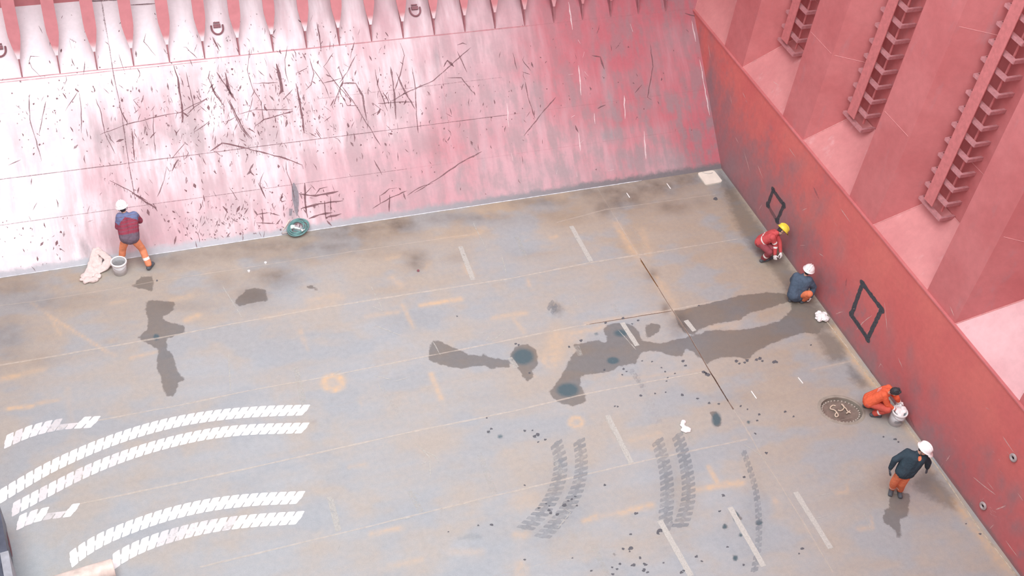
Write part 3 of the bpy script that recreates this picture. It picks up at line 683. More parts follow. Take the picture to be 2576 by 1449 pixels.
# ------------------------------------------------------------------ lower stool (right wall)
STZ = 3.1
Yb = np.concatenate([np.linspace(0, 1, 2)])
yy = np.concatenate([np.arange(0, 14.6, .055), np.linspace(14.8, 27, 8)])
zz = np.linspace(0, STZ, 58)
SP, SQ = grid_mesh(yy, zz, lambda y, z: np.stack([0 * y, HOP * z - y * (27 + HOP * z) / 27, z], 1))
SU, SV = project(SP); SU = np.clip(SU, 1700, 2900); SV = np.clip(SV, 0, 1700)
SCUFF = [(1790,250,14,120,.8),(1820,330,30,90,.7),(1840,430,25,60,.9),(1900,500,35,60,.7),(1870,400,40,50,.5),(1960,560,40,40,.7),(2010,600,40,40,.6),(1990,640,30,30,.7),(2080,700,25,40,.4),(2060,780,25,40,.6),(2120,860,25,50,.6),
 (2180,930,30,50,.6),(2220,980,30,40,.5),(2260,1030,20,30,.5),(2320,1090,20,40,.6),(2370,1150,30,50,.7),(2420,1230,20,40,.5),(2440,1280,25,30,.6),(2480,1350,30,40,.7),(2300,960,16,40,.3),(2350,1000,14,40,.35),(2490,1150,20,40,.4),(2550,1240,20,30,.5),
 (2000,420,30,30,.4),(2050,520,30,40,.45),(2110,620,20,40,.35),(2030,560,20,50,.4),(2400,1180,14,30,.4),(2560,1330,20,20,.5),(1760,130,10,60,.6),(2240,840,12,60,.3),(2290,900,10,40,.35),(1930,470,30,30,.4),(2105,735,16,16,.5),(2470,1190,10,30,.4),(2520,1210,14,25,.4)]
LOW = SP[:, 2]
nn_s = np.array([-1.0, 0, 0])
SD = MB(); SF = []
def sdec(f): SF.extend([f] * (len(SD.v) - len(SF)))
def sline(p, w, f=.8, mi=1, lift=.003, jit=.4, wob=.01):
    ribbon(SD, resample([st(*a) + nn_s * lift for a in p], .08, wob), w, nn_s, mi, jit=jit); sdec(f)
for p in ([(2155,830),(2170,812),(2194,793)],[(2102,790),(2112,786),(2120,784)],[(1782,112),(1787,145)],[(1837,238),(1841,262)],[(1868,232),(1876,248)],[(1850,345),(1858,360)],[(1872,382),(1886,430)],[(1906,415),(1920,450)],[(1985,372),(2002,397)],[(2012,412),(2018,420)],[(1925,165),(1930,170)],
 [(2060,637),(2072,645)],[(2013,617),(2025,617)],[(2018,530),(2030,524)],[(2115,525),(2140,560)],[(2120,620),(2127,630)],[(1910,527),(1917,515)],[(2210,925),(2216,915),(2222,925)],[(2090,740),(2088,752)],[(2523,1098),(2552,1140)],[(2533,1136),(2545,1150)],[(2485,1213),(2500,1232)],[(2513,1181),(2521,1190)],
 [(2448,1200),(2470,1218),(2505,1245)],[(2475,1253),(2470,1258)],[(2466,1255),(2470,1261)],[(2487,1275),(2495,1290)],[(2495,1295),(2508,1300)],[(2505,1282),(2530,1272)],[(2380,1160),(2390,1145)],[(2365,1175),(2372,1165)],[(2530,1360),(2560,1400)],[(2560,1240),(2574,1260)],[(2260,965),(2266,972)],[(2490,1330),(2500,1320)],
 [(2260,900),(2270,925)],[(2225,760),(2232,830)],[(2330,1010),(2335,1018)],[(2100,560),(2107,570)],[(2480,1026),(2489,1030)],[(2390,770),(2400,795)],[(1945,205),(1960,215)]):
    sline(p, .022, .8, 1)
for u, v in ((2445,1268),(2492,1277),(2498,1285),(2493,1293),(2504,1288),(2500,1137),(2514,1157),(2404,1107),(2484,1027),(1968,628),(1995,632),(1878,255)):
    sline([(u - 2, v - 2), (u + 2, v + 2)], .03, .9, 1)
for p in ([(2190,930),(2200,960)],[(2130,700),(2128,720)],[(2046,470),(2060,500)],[(2290,1050),(2300,1075)]): sline(p, .05, .6, 3)
# black painted diamonds
D1 = [(2170,713),(2218,778),(2183,852),(2142,792)]
D2 = [(1945,478),(1972,516),(1955,556),(1932,516)]
for D, w, f in ((D1, .13, 1.0), (D2, .12, .8)):
    for i in range(4):
        a, b = np.array(D[i]), np.array(D[(i + 1) % 4]); e = (b - a) * .05
        ff = f * (.45 if D is D2 and i in (1, 2) and i == 2 else 1.0)
        ribbon(SD, resample([st(*(a - e)) + nn_s * (.004 + .0004 * i), st(*(b + e)) + nn_s * (.004 + .0004 * i)], .06, .012), w, nn_s, 2, taper=False, jit=.14); sdec(ff)
    for q in D:
        c = st(*q) + nn_s * .0062
        SD.add([c + np.array([0, math.cos(t) * .105, math.sin(t) * .085]) * (.85 + .3 * rnd.random()) for t in np.linspace(0, 2 * math.pi, 11)[:-1]], [tuple(range(10))], 2); sdec(f)
for p in ([(2138,795),(2143,804)],[(2212,775),(2209,785)],[(2156,735),(2158,732)],[(2147,777),(2150,776)],[(2180,838),(2186,832)]): sline(p, .03, .9, 1, .0075)
nb = len(SP)
sv = np.concatenate([SP, np.array(SD.v)])
me = bpy.data.meshes.new('wall_right')
me.from_pydata(sv.tolist(), [], SQ.tolist() + [tuple(i + nb for i in q) for q in SD.f]); me.update()
me.polygons.foreach_set('material_index', np.array([0] * len(SQ) + SD.mi, np.int32))
z0 = np.zeros(len(SD.v))
set_attr(me, 'grey', np.concatenate([blobs(SU, SV, SCUFF), z0]))
set_attr(me, 'fade', np.concatenate([np.ones(nb), np.array(SF)]))
WEAR = [(1790,250,.85),(1860,430,.95),(1900,400,.7),(1990,600,.75),(1930,330,.3),(2050,500,.35),(2100,560,.1),(2200,650,.03),(2100,740,.5),(2250,760,.05),(2080,780,.6),(2150,900,.6),(2250,1000,.55),(2350,1120,.65),(2450,1270,.25),(2530,1400,.35),(2400,1000,.08),(2300,850,.03),(2500,1150,.3),(2480,1050,.08),(1800,150,.35),(1900,230,.15),(2000,380,.2),(2450,1180,.2),(1950,520,.75),(2030,660,.5),(2350,900,.02),(2150,620,.05),(2420,1120,.2)]
set_attr(me, 'wear', np.concatenate([rbf(SU, SV, WEAR, 40), z0]))
def stool_mat():
    g = G('worn_stool_paint', .5, .3)
    sep = g.n('ShaderNodeSeparateXYZ'); g.link(g.tc, sep.inputs[0])
    a = g.noise(.8, 5); b = g.noise(7, 5, .65); s = g.noise(1.7, 6, .65, vec=g.map((1, 1, .55), (.5, 0, 0)))
    c = g.mix(g.step(a, .35, .65), (.68, .19, .17), (.63, .16, .155))
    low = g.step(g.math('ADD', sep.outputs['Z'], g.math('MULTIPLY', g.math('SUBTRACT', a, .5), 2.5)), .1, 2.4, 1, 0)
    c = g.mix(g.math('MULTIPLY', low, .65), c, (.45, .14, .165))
    gy = g.math('MULTIPLY', g.attr('grey'), g.lin(s, .35, .62, .45, 1.6), clamp=True)
    gy = g.math('MAXIMUM', gy, g.math('MULTIPLY', g.step(s, .58, .72), g.math('MULTIPLY', low, .6)))
    c = g.mix(g.math('MULTIPLY', gy, .92), c, (.30, .205, .225))
    wn = g.math('ADD', g.math('MULTIPLY', s, .5), g.math('MULTIPLY', g.noise(2.6, 6, .68), .5))
    wr_ = g.step(g.math('ADD', g.attr('wear'), g.math('MULTIPLY', g.math('SUBTRACT', wn, .5), 2.6)), .25, .95)
    c = g.mix(g.math('MULTIPLY', wr_, .68), c, (.315, .195, .215))
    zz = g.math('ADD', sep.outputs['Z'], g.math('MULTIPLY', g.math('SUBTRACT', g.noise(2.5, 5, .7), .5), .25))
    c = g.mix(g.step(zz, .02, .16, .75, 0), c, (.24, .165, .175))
    c = g.mix(g.step(g.noise(22, 4, .7), .68, .74, 0, .4), c, (.72, .42, .42))
    g.color(g.scale(c, g.lin(b, .3, .7, .94, 1.06)))
    g.bump(g.noise(1.5, 2), .1, .05)
    return g.m
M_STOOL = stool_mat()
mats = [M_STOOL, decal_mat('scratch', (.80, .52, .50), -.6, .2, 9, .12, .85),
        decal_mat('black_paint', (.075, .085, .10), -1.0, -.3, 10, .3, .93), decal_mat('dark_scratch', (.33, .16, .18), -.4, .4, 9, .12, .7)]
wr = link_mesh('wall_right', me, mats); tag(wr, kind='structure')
# rim of the stool's shelf plate
w = MB(); w.hexa([(-.03, -27, STZ), (.05, -27, STZ), (.05, HOP * STZ, STZ), (-.03, HOP * STZ, STZ), (-.03, -27, STZ + .03), (.05, -27, STZ + .03), (.05, HOP * STZ + .03, STZ + .03), (-.03, HOP * STZ + .03, STZ + .03)])
tag(w.build('trim_3', M_RED), kind='structure')

# ------------------------------------------------------------------ corrugated bulkhead
PITCH, PROT, DEPTH, BACK = 3.25, 1.04, .92, .98
V0 = -7.21                                   # centre of the valley behind the third ladder
WEB = (PITCH - PROT - BACK) / 2
prof = []
for k in range(7, -4, -1):
    c = V0 - PITCH * k if False else V0 + PITCH * (k - 3)
    prof += [(.035, c + PITCH / 2 - PROT / 2), (DEPTH, c + BACK / 2), (DEPTH, c - BACK / 2), (.035, c - PITCH / 2 + PROT / 2)]
prof = [p for p in prof if -27.5 < p[1] < 6.2]
w = MB(); zs = [STZ, 5.9, 9.0, 12.0, DECK_Z]
vs = [(x, y, z) for z in zs for x, y in prof]; n = len(prof)
fs = [(j * n + i, j * n + i + 1, (j + 1) * n + i + 1, (j + 1) * n + i) for j in range(len(zs) - 1) for i in range(n - 1)]
w.add(vs, fs)
# faint weld seams on the plates
for i in range(n - 1):
    a, b = np.array([*prof[i], 0]), np.array([*prof[i + 1], 0]); t = b - a; nrm = np.cross(t, (0, 0, 1)); nrm /= np.linalg.norm(nrm)
    if nrm[0] > 0: nrm = -nrm
    for z, s in ((5.62, i % 3 != 2), (8.4, i % 2 == 0)):
        if s: w.tube([a + t * .05 + (0, 0, z) + nrm * .0, a + t * .95 + (0, 0, z)], .007, 5, 1)
M_WPINK = simple('pink_weld_bead', (.66, .30, .30), .55, .15, 10)
tag(w.build('wall_bulkhead', [M_RED, M_WPINK], fix=False), kind='structure')
# sloping shedder plates between the corrugations
SHZ = 4.27
M_SHED = red_paint('lit_shedder_paint', (.66, .285, .285), (.61, .245, .25), scuff=(.70, .42, .43), sc_amt=.55)  # paler red: extra light on the upward-facing plates put into the colour
M_SHED2 = red_paint('bright_lit_shedder_paint', (.78, .50, .52), (.70, .41, .43), scuff=(.58, .36, .38), sc_amt=.5)  # paler still: stronger light on the nearest plates put into the colour
for k in range(-3, 4):
    c = V0 - PITCH * -k if False else V0 + PITCH * -k
    y0, y1 = c + PITCH / 2 - PROT / 2, c - PITCH / 2 + PROT / 2
    b0, b1 = c + BACK / 2, c - BACK / 2
    f = .98
    P = [(.03, y0, STZ + .01), (.03, y1, STZ + .01), (DEPTH * f, b1, SHZ), (DEPTH * f, b0, SHZ)]
    w = MB(); w.hexa([np.array(p) - (0, 0, .05) for p in P] + P)
    w.tube([P[0], P[3]], .016, 6, 1); w.tube([P[3], P[2]], .012, 6, 1)
    o = w.build('trim_%d' % (6 + k + 2), [M_SHED2 if k >= 1 else M_SHED, M_WPINK]); tag(o, kind='structure')
# ------------------------------------------------------------------ ship's side, deck, far ends
w = MB(); w.add([(-36, HOP * HOPTOP, HOPTOP), (2, HOP * HOPTOP, HOPTOP), (2, HOP * HOPTOP, 13), (-36, HOP * HOPTOP, 13)], [(0, 1, 2, 3)])
w.add([(-36, HOP * HOPTOP, 13), (2, HOP * HOPTOP, 13), (2, HATCH[3], DECK_Z), (-36, HATCH[3], DECK_Z)], [(0, 1, 2, 3)])
tag(w.build('wall_side', red_paint('red_side_paint', (.70, .29, .31), (.66, .25, .27), sc_amt=.15), fix=False), kind='structure')
w = MB()
X0, X1, Y0, Y1 = HATCH
for a, b, c, d in ((-36, X0, -28, 6), (X1, 2.5, -28, 6), (X0, X1, -28, Y0), (X0, X1, Y1, 6)):
    w.hexa([(a, c, DECK_Z), (b, c, DECK_Z), (b, d, DECK_Z), (a, d, DECK_Z), (a, c, DECK_Z + .05), (b, c, DECK_Z + .05), (b, d, DECK_Z + .05), (a, d, DECK_Z + .05)])
for a, b, c, d in ((X0 - .1, X1 + .1, Y1, Y1 + .1), (X0 - .1, X0, Y0, Y1), (X1, X1 + .1, Y0, Y1), (X0 - .1, X1 + .1, Y0 - .1, Y0)):
    w.hexa([(a, c, DECK_Z), (b, c, DECK_Z), (b, d, DECK_Z), (a, d, DECK_Z), (a, c, DECK_Z + 1.1), (b, c, DECK_Z + 1.1), (b, d, DECK_Z + 1.1), (a, d, DECK_Z + 1.1)])
tag(w.build('ceiling', M_REDD), kind='structure')
w = MB(); w.add([(-36, -27, 0), (2, -27, 0), (2, -27, DECK_Z), (-36, -27, DECK_Z)], [(3, 2, 1, 0)])
tag(w.build('wall_near', M_RED, fix=False), kind='structure')
w = MB(); w.add([(-36, -27, 0), (-36, 6, 0), (-36, 6, DECK_Z), (-36, -27, DECK_Z)], [(0, 1, 2, 3)])
tag(w.build('wall_end', M_RED, fix=False), kind='structure')

# ------------------------------------------------------------------ side frames
def frame_mat():
    g = G('frame_red_to_chalk', .55, .3)
    sep = g.n('ShaderNodeSeparateXYZ'); g.link(g.tc, sep.inputs[0])
    f = g.step(g.math('ADD', sep.outputs['Z'], g.math('MULTIPLY', g.math('SUBTRACT', g.noise(6, 4), .5), .1)), 3.63, 3.80)
    # chalk wears off towards the corner, as on the plating
    low = g.mix(g.lin(sep.outputs['X'], -9, -2.5, 0, 1), (.82, .72, .75), (.52, .19, .21))
    top = g.scale((.58, .235, .255), g.lin(g.noise(5, 4), .3, .7, .93, 1.07))
    g.color(g.mix(f, low, top))
    return g.m
M_FRAME = frame_mat()
M_WEBF = simple('frame_web_paint', (.36, .16, .18), .6, .15, 8)
ORD = ['first','second','third','fourth','fifth','sixth','seventh','eighth','ninth','tenth','eleventh','twelfth','thirteenth','fourteenth','fifteenth','sixteenth','seventeenth','eighteenth','nineteenth','twentieth','twenty-first']
def frame_profile():                          # (y, z) of the free edge, toe upwards
    return [(3.345, 3.15), (3.40, 3.34), (3.515, 3.60), (3.62, 3.86), (3.74, 4.15), (3.88, 4.55), (3.97, 4.85), (4.02, 5.2), (4.03, 8.0), (4.03, 13.0)]
FP = frame_profile()
def make_frame(x, label):
    root = empty('side_frame', (x, FP[0][0], FP[0][1]), label, 'ship frame', 'side frames along the top edge')
    w = MB(); t = .014
    zs = [3.15, 3.34, 3.6, 3.86, 4.15, 4.3, 4.55, 4.85, 5.2, 8.0, 13.0]
    ez = [p[1] for p in FP]; ey = [p[0] for p in FP]
    vs = []
    for z in zs:
        yb = HOP * min(z, HOPTOP); ye = np.interp(z, ez, ey)
        vs += [(x - t, yb, z - .004), (x - t, ye, z), (x + t, ye, z), (x + t, yb, z - .004)]
    fs = []
    for i in range(len(zs) - 1):
        o = 4 * i
        for k in range(4): fs.append((o + k, o + (k + 1) % 4, o + 4 + (k + 1) % 4, o + 4 + k))
    fs += [(0, 1, 2, 3), tuple(4 * (len(zs) - 1) + k for k in range(4))[::-1]]
    w.add(vs, fs); w.build('web', M_WEBF, root)
    w = MB(); fz = [3.56, 3.62, 3.70, 3.86, 4.05, 4.2, 4.55, 4.85, 5.2, 8.0, 13.0]
    hw = [.03, .04, .062, .10, .135, .142, .142, .142, .142, .142, .142]
    vs = []
    for z, h in zip(fz, hw):
        y = np.interp(z, ez, ey)
        vs += [(x - h, y, z), (x + h, y, z), (x + h, y - .022, z + .008), (x - h, y - .022, z + .008)]
    fs = []
    for i in range(len(fz) - 1):
        o = 4 * i
        for k in range(4): fs.append((o + k, o + 4 + k, o + 4 + (k + 1) % 4, o + (k + 1) % 4))
    fs += [(0, 1, 2, 3), tuple(4 * (len(fz) - 1) + k for k in range(4))[::-1]]
    w.add(vs, fs); w.build('flange', M_FRAME, root)
    return root
FX = [-17.79 + .846 * i for i in range(21)]
for i, x in enumerate(FX):
    if i < 9: lab = 'red ship side frame with pale pink bracket foot, %s from the left edge' % ORD[i]
    elif i < 13: lab = 'red ship side frame on pink plating, %s from the left edge' % ORD[i]
    else: lab = 'red ship side frame foot on red plating, %s from the left edge' % ORD[i]
    make_frame(x, lab)
# ------------------------------------------------------------------ ladders in the valleys of the bulkhead
M_LAD = simple('ladder_red_paint', (.60, .205, .21), .5, .12, 9)
M_LADT = simple('ladder_worn_step', (.53, .25, .265), .5, .15, 14)
def make_ladder(yc, z0, n, label):
    root = empty('bulkhead_ladder', (.6, yc + .25, z0), label, 'ladder', 'ladders on the corrugated bulkhead')
    yl, yr = yc + .62, yc - .17               # left and right end of a step
    xf = .56; pz = .405; top = z0 + pz * n
    w = MB(); w.box((xf - .10, yc + .27, (z0 + .12 + top) / 2), (.02, .30, top - z0 - .12)); w.box((xf - .07, yc + .27, z0 + .5), (.06, .05, .03)); w.build('guard_plate', M_LAD, root)
    w = MB(); w.tube([(xf + .16, yc + .06, z0), (xf + .16, yc + .06, top)], .028, 8); w.build('rail', M_LAD, root)
    w = MB(); w.tube([(xf + .16, yc + .52, z0), (xf + .16, yc + .52, top)], .028, 8); w.build('rail', M_LAD, root)
    for k in range(n):
        z = z0 + pz * k; w = MB()
        h = .032
        w.box((xf, (yl + yr) / 2, z), (.085, yl - yr, .016))                     # tread
        w.box((xf - .045, (yl + yr) / 2, z - h), (.014, yl - yr, 2 * h))         # front lip
        w.box(((xf + DEPTH) / 2, yr - .006, z - .02), (DEPTH - xf + .09, .014, .085))    # right arm
        w.box(((xf + DEPTH) / 2, yr + .03, z), (DEPTH - xf, .07, .014))
        w.add([(xf - .045, yl, z), (DEPTH - .02, yl, z), (DEPTH - .02, yl, z - .16), (xf - .045, yl, z - .05), (xf - .045, yl + .014, z), (DEPTH - .02, yl + .014, z), (DEPTH - .02, yl + .014, z - .16), (xf - .045, yl + .014, z - .05)],
              [(3, 2, 1, 0), (4, 5, 6, 7), (0, 1, 5, 4), (1, 2, 6, 5), (2, 3, 7, 6), (3, 0, 4, 7)])
        w.build('step', M_LADT, root)
    return root
make_ladder(V0, SHZ + .02, 14, 'red steel step ladder with guard plate, rightmost and nearest of the three on the bulkhead')
make_ladder(V0 + PITCH, SHZ + .02, 13, 'red steel step ladder with guard plate, middle of the three on the bulkhead')
make_ladder(V0 + 2 * PITCH, SHZ + .02, 11, 'red steel step ladder nearest the hold corner, leftmost of the three on the bulkhead')

# ------------------------------------------------------------------ lashing rings
M_STEEL = simple('dull_steel', (.42, .37, .37), .45, .2, 12)
M_DRK = simple('dark_maroon', (.27, .12, .14), .6, .15, 12)
def hop_frame(u, v):
    p = hp(u, v); up = np.array([0, HOP, 1.0]); up /= np.linalg.norm(up); x = np.array([1.0, 0, 0]); return p, x, up, nn_h
def d_ring(u, v, label):
    p, x, up, nr = hop_frame(u, v)
    root = empty('lashing_ring', p, label, 'ring', 'lashing rings on the sloping plating')
    pts = [p + nr * .04 + x * .14 * math.cos(a) + up * (.16 * math.sin(a) - .02) for a in np.linspace(math.pi * .98, 2.02 * math.pi, 16)]
    pts = [p + nr * .03 - x * .14 + up * .05] + pts + [p + nr * .03 + x * .14 + up * .05]
    w = MB(); w.tube(pts, .021, 8); w.build('d_ring', M_DRK, root, True)
    R = np.stack([x, up, nr], 1)
    w = MB(); w.box(p + up * .03 + nr * .03, (.17, .085, .07), R); w.build('bar', M_DRK, root)
    w = MB(); w.box(p + up * .115 + nr * .02, (.15, .03, .05), R); w.build('clip', M_DRK, root)
    return root
d_ring(546, 69, 'dark D-shaped lashing ring between the sixth and seventh frames')
d_ring(1043, 24, 'dark D-shaped lashing ring on pink plating between the twelfth and thirteenth frames')
d_ring(-2, 124, 'dark lashing ring half cut by the left picture edge')
def pad_ring(u, v, label):
    p = st(u, v)
    R = np.array([[0, 0, -1.0], [0, 1, 0], [1, 0, 0]])
    root = empty('pad_ring', p, label, 'ring', 'steel rings on the stool')
    w = MB(); w.lathe(p, [(.035, .002), (.09, .002), (.098, .02), (.088, .045), (.06, .05), (.04, .04), (.034, .004), (.035, .002)], 20, R, cap=False); w.build('ring', M_STEEL, root, True)
    w = MB(); w.lathe(p, [(.0, .012), (.04, .012)], 16, R); w.build('socket', M_DRK, root)
pad_ring(2551, 1151, 'grey steel ring welded high on the red stool, upper of two')
pad_ring(2475, 1272, 'grey steel ring welded low on the red stool, lower of two')

# ------------------------------------------------------------------ oval manhole with bolted cover and rope
M_MH = simple('wet_manhole_steel', (.20, .165, .14), .35, .3, 5, .4, .3, 20)
M_MHR = simple('manhole_rim', (.27, .23, .20), .5, .2, 8)
M_BOLT = simple('bolt_steel', (.48, .43, .38), .4, .2, 20)
c, s = math.cos(MAN_ROT), math.sin(MAN_ROT)
RM = np.array([[c, -s, 0], [s, c, 0], [0, 0, 1.0]])
MC = np.array([MAN[0], MAN[1], 0.0])
def oval(a, b, z, n=48): return [MC + RM @ np.array([a * math.cos(t), b * math.sin(t), z]) for t in np.linspace(0, 2 * math.pi, n + 1)[:-1]]
def bridge(mb, A, B, mi=0):
    n = len(A); mb.add(list(A) + list(B), [(i, (i + 1) % n, n + (i + 1) % n, n + i) for i in range(n)], mi)
root = empty('manhole', MC, 'oval bolted manhole cover sunk in the tank top, rope lying on it', 'manhole')
w = MB(); A_, B_ = MAN_A, MAN_B
bridge(w, oval(A_ + .075, B_ + .075, .002), oval(A_ + .03, B_ + .03, .007)); bridge(w, oval(A_ + .03, B_ + .03, .007), oval(A_, B_, .004)); bridge(w, oval(A_, B_, .004), oval(A_, B_, -.1))
w.build('coaming', [M_FLOOR if False else simple('coaming_plate', (.33, .31, .265), .5, .15, 6)], root)
w = MB(); top = oval(A_ - .004, B_ - .004, -.075); w.add(top + oval(A_ - .004, B_ - .004, -.11), [tuple(range(48))] + [(i, 48 + i, 48 + (i + 1) % 48, (i + 1) % 48) for i in range(48)])
w.build('cover', M_MH, root)
for t in np.linspace(0, 2 * math.pi, 33)[:-1]:
    p = MC + RM @ np.array([(A_ - .05) * math.cos(t), (B_ - .05) * math.sin(t), -.075])
    w = MB(); w.lathe(p, [(.02, 0), (.02, .022), (.012, .03), (.0, .03)], 6); w.build('bolt', M_BOLT, root)
def mh(u, v, z=-.055): return fl(u, v, z)
M_ROPE = simple('tan_rope', (.62, .53, .42), .8, .15, 40)
w = MB()
w.tube(chaikin([mh(*q) for q in [(2102,1021),(2095,1019),(2089,1024),(2088,1029),(2099,1031),(2104,1036),(2109,1043),(2108,1048),(2102,1049),(2100,1044),(2104,1038)]], 3), .016, 8)
w.tube(chaikin([mh(*q) for q in [(2108,1032),(2116,1034),(2123,1028),(2122,1023),(2117,1017)]], 3), .015, 8)
w.tube(chaikin([mh(q[0], q[1], -.03) for q in [(2122,1023),(2129,1028),(2131,1034),(2140,1039)]], 3), .015, 8)
w.tube(chaikin([mh(q[0], q[1], -.035) for q in [(2129,1040),(2134,1037),(2138,1034)]], 2), .017, 8)
w.tube(chaikin([mh(q[0], q[1], -.03) for q in [(2117,1017),(2121,1020),(2124,1025)]], 2), .02, 8)
tag(w.build('rope', M_ROPE, smooth=True), 'knotted piece of tan rope lying on the manhole cover', 'rope')

# ------------------------------------------------------------------ remesh helper for soft and organic shapes
DEPS = bpy.context.evaluated_depsgraph_get
def capsule(mb, a, b, ra, rb, n=14, m=5):
    a = np.array(a, float); b = np.array(b, float); d = b - a; L = np.linalg.norm(d)
    t = d / L if L > 1e-6 else np.array([0, 0, 1.0])
    q = np.array([0, 0, 1.0]) if abs(t[2]) < .9 else np.array([1.0, 0, 0])
    u = np.cross(t, q); u /= np.linalg.norm(u); v = np.cross(t, u)
    rings = []
    for i in range(m + 1):
        f = math.pi / 2 * (1 - i / m); rings.append((a - t * ra * math.sin(f), max(ra * math.cos(f), 1e-4)))
    for i in range(m + 1):
        f = math.pi / 2 * i / m; rings.append((b + t * rb * math.sin(f), max(rb * math.cos(f), 1e-4)))
    vs = [p + r * (math.cos(2 * math.pi * k / n) * u + math.sin(2 * math.pi * k / n) * v) for p, r in rings for k in range(n)]
    fs = [(i * n + k, i * n + (k + 1) % n, (i + 1) * n + (k + 1) % n, (i + 1) * n + k) for i in range(len(rings) - 1) for k in range(n)]
    fs += [tuple(range(n))[::-1], tuple((len(rings) - 1) * n + k for k in range(n))]
    mb.add(vs, fs)
def ellip(mb, c, r, R=None, n=18, m=12):
    c = np.array(c, float); R = np.eye(3) if R is None else np.array(R, float)
    vs = [c + R @ (np.array(r) * np.array([math.sin(f) * math.cos(t), math.sin(f) * math.sin(t), math.cos(f)])) for f in np.linspace(.02, math.pi - .02, m) for t in np.linspace(0, 2 * math.pi, n + 1)[:-1]]
    fs = [(i * n + k, (i + 1) * n + k, (i + 1) * n + (k + 1) % n, i * n + (k + 1) % n) for i in range(m - 1) for k in range(n)]
    fs += [tuple(range(n)), tuple((m - 1) * n + k for k in range(n))[::-1]]
    mb.add(vs, fs)
def fuse(mb, name, voxel, smooth=3, disp=0.0, dsc=.1):
    """one continuous surface out of overlapping solids"""
    me = mb.mesh(name + '_raw')
    b = bmesh.new(); b.from_mesh(me); bmesh.ops.recalc_face_normals(b, faces=b.faces); b.to_mesh(me); b.free()
    o = bpy.data.objects.new(name + '_raw', me); COL.objects.link(o)
    r = o.modifiers.new('r', 'REMESH'); r.mode = 'VOXEL'; r.voxel_size = voxel
    if smooth:
        sm = o.modifiers.new('s', 'SMOOTH'); sm.iterations = smooth; sm.factor = .5
    if disp:
        tx = bpy.data.textures.new(name, 'CLOUDS'); tx.noise_scale = dsc; tx.noise_depth = 2
        d = o.modifiers.new('d', 'DISPLACE'); d.texture = tx; d.strength = disp; d.texture_coords = 'GLOBAL'; d.mid_level = .5
    bpy.context.view_layer.update()
    out = bpy.data.meshes.new_from_object(o.evaluated_get(DEPS()))
    bpy.data.objects.remove(o); bpy.data.meshes.remove(me)
    out.name = name
    return out
def soft(mb, name, voxel, mats, parent=None, smooth=3, disp=0.0, dsc=.1):
    me = fuse(mb, name, voxel, smooth, disp, dsc); me.materials.clear()
    return link_mesh(name, me, mats, parent, True)

# ------------------------------------------------------------------ buckets, sack, rags
M_BUCK = simple('grey_white_plastic', (.70, .73, .75), .4, .08, 6)
M_BUCKIN = simple('bucket_inner_shade', (.22, .22, .225), .6, .2, 8)  # dark tone stands in for the shade inside the bucket
M_WRIM = simple('white_plastic', (.84, .85, .85), .4, .06, 8)
M_WHITE = simple('white_cloth', (.88, .88, .88), .8, .05, 20, bump=.3)
def bucket(base, r0, r1, h, label, tilt=(0, 0)):
    base = np.array(base, float)
    root = empty('bucket', base, label, 'bucket', 'white plastic buckets')
    w = MB(); w.lathe(base, [(0, .012), (r0 - .01, .012), (r0, 0), (r0 + .004, .0), (r1, h), (r1 - .012, h), (r0 - .012, .02), (0, .02)], 32)
    w.build('shell', M_BUCK, root, True)
    w = MB(); w.lathe(base, [(r1 - .006, h - .045), (r1 + .014, h - .045), (r1 + .018, h - .03), (r1 + .018, h - .004), (r1 + .01, h + .006), (r1 - .008, h + .006), (r1 - .012, h - .02), (r1 - .006, h - .045)], 32, cap=False)
    w.build('rim', M_WRIM, root, True)
    w = MB(); a = base + (0, 0, h - .06)
    w.tube(chaikin([a + (r1 + .02, .0, 0), a + (r1 * .8, -r1 * .75, -.06), a + (0, -r1 - .035, -.09), a + (-r1 * .8, -r1 * .75, -.06), a + (-r1 - .02, 0, 0)], 2), .005, 6)
    w.build('handle', M_STEEL, root, True)
    return root, base
rt, bb = bucket(fl(303, 685), .145, .168, .36, 'grey-white open bucket by the left wall, beside the crumpled sack')
w = MB(); w.lathe(bb + (0, 0, .03), [(0, .22), (.146, .22), (.13, .0), (0, 0)], 28); w.build('inner_shade_plug', M_BUCKIN, rt)  # added dark filling that imitates shade deep in the bucket
w = MB(); w.lathe(bb, [(.131, .10), (.1545, .352), (.1515, .352), (.128, .10), (.131, .10)], 28, cap=False); w.build('inner_wall_shade', simple('shaded_inner_wall', (.36, .37, .38), .6, .2, 8), rt, True)  # added dark inner wall, its colour imitating shade inside the bucket
rt, bb = bucket(fl(2250, 1062), .15, .168, .40, 'white bucket under the hands of the crouching worker in orange')
w = MB()
for k, (a, b, d) in enumerate([((-.05,-.03,.17),(.02,.03,.22),0), ((.06,.02,.17),(.09,.01,.24),0)]): pass
mk = MB()
for k in range(4):
    y = -.06 + .03 * k
    mk.tube(chaikin([bb + RM @ np.array(p) for p in [(-.1, -.162, .16 + .02 * k), (-.03, -.168, .14 + .025 * k), (.03, -.166, .17 + .02 * k), (.09, -.150, .15 + .02 * k)]], 2), .004, 5)
mk.build('scribble', simple('dark_ink', (.18, .18, .19), .6), rt)
w = MB()
for k in range(9):
    a = k * 2.4; r = .11 * math.sqrt(k / 9)
    ellip(w, bb + (r * math.cos(a), r * math.sin(a), .40 + .02 * math.sin(k * 1.7)), (.075, .06, .045))
tag(soft(w, 'rag', .012, M_WHITE, None, 3, .03, .06), 'white rag stuffed into the top of the bucket at the right wall', 'rag')
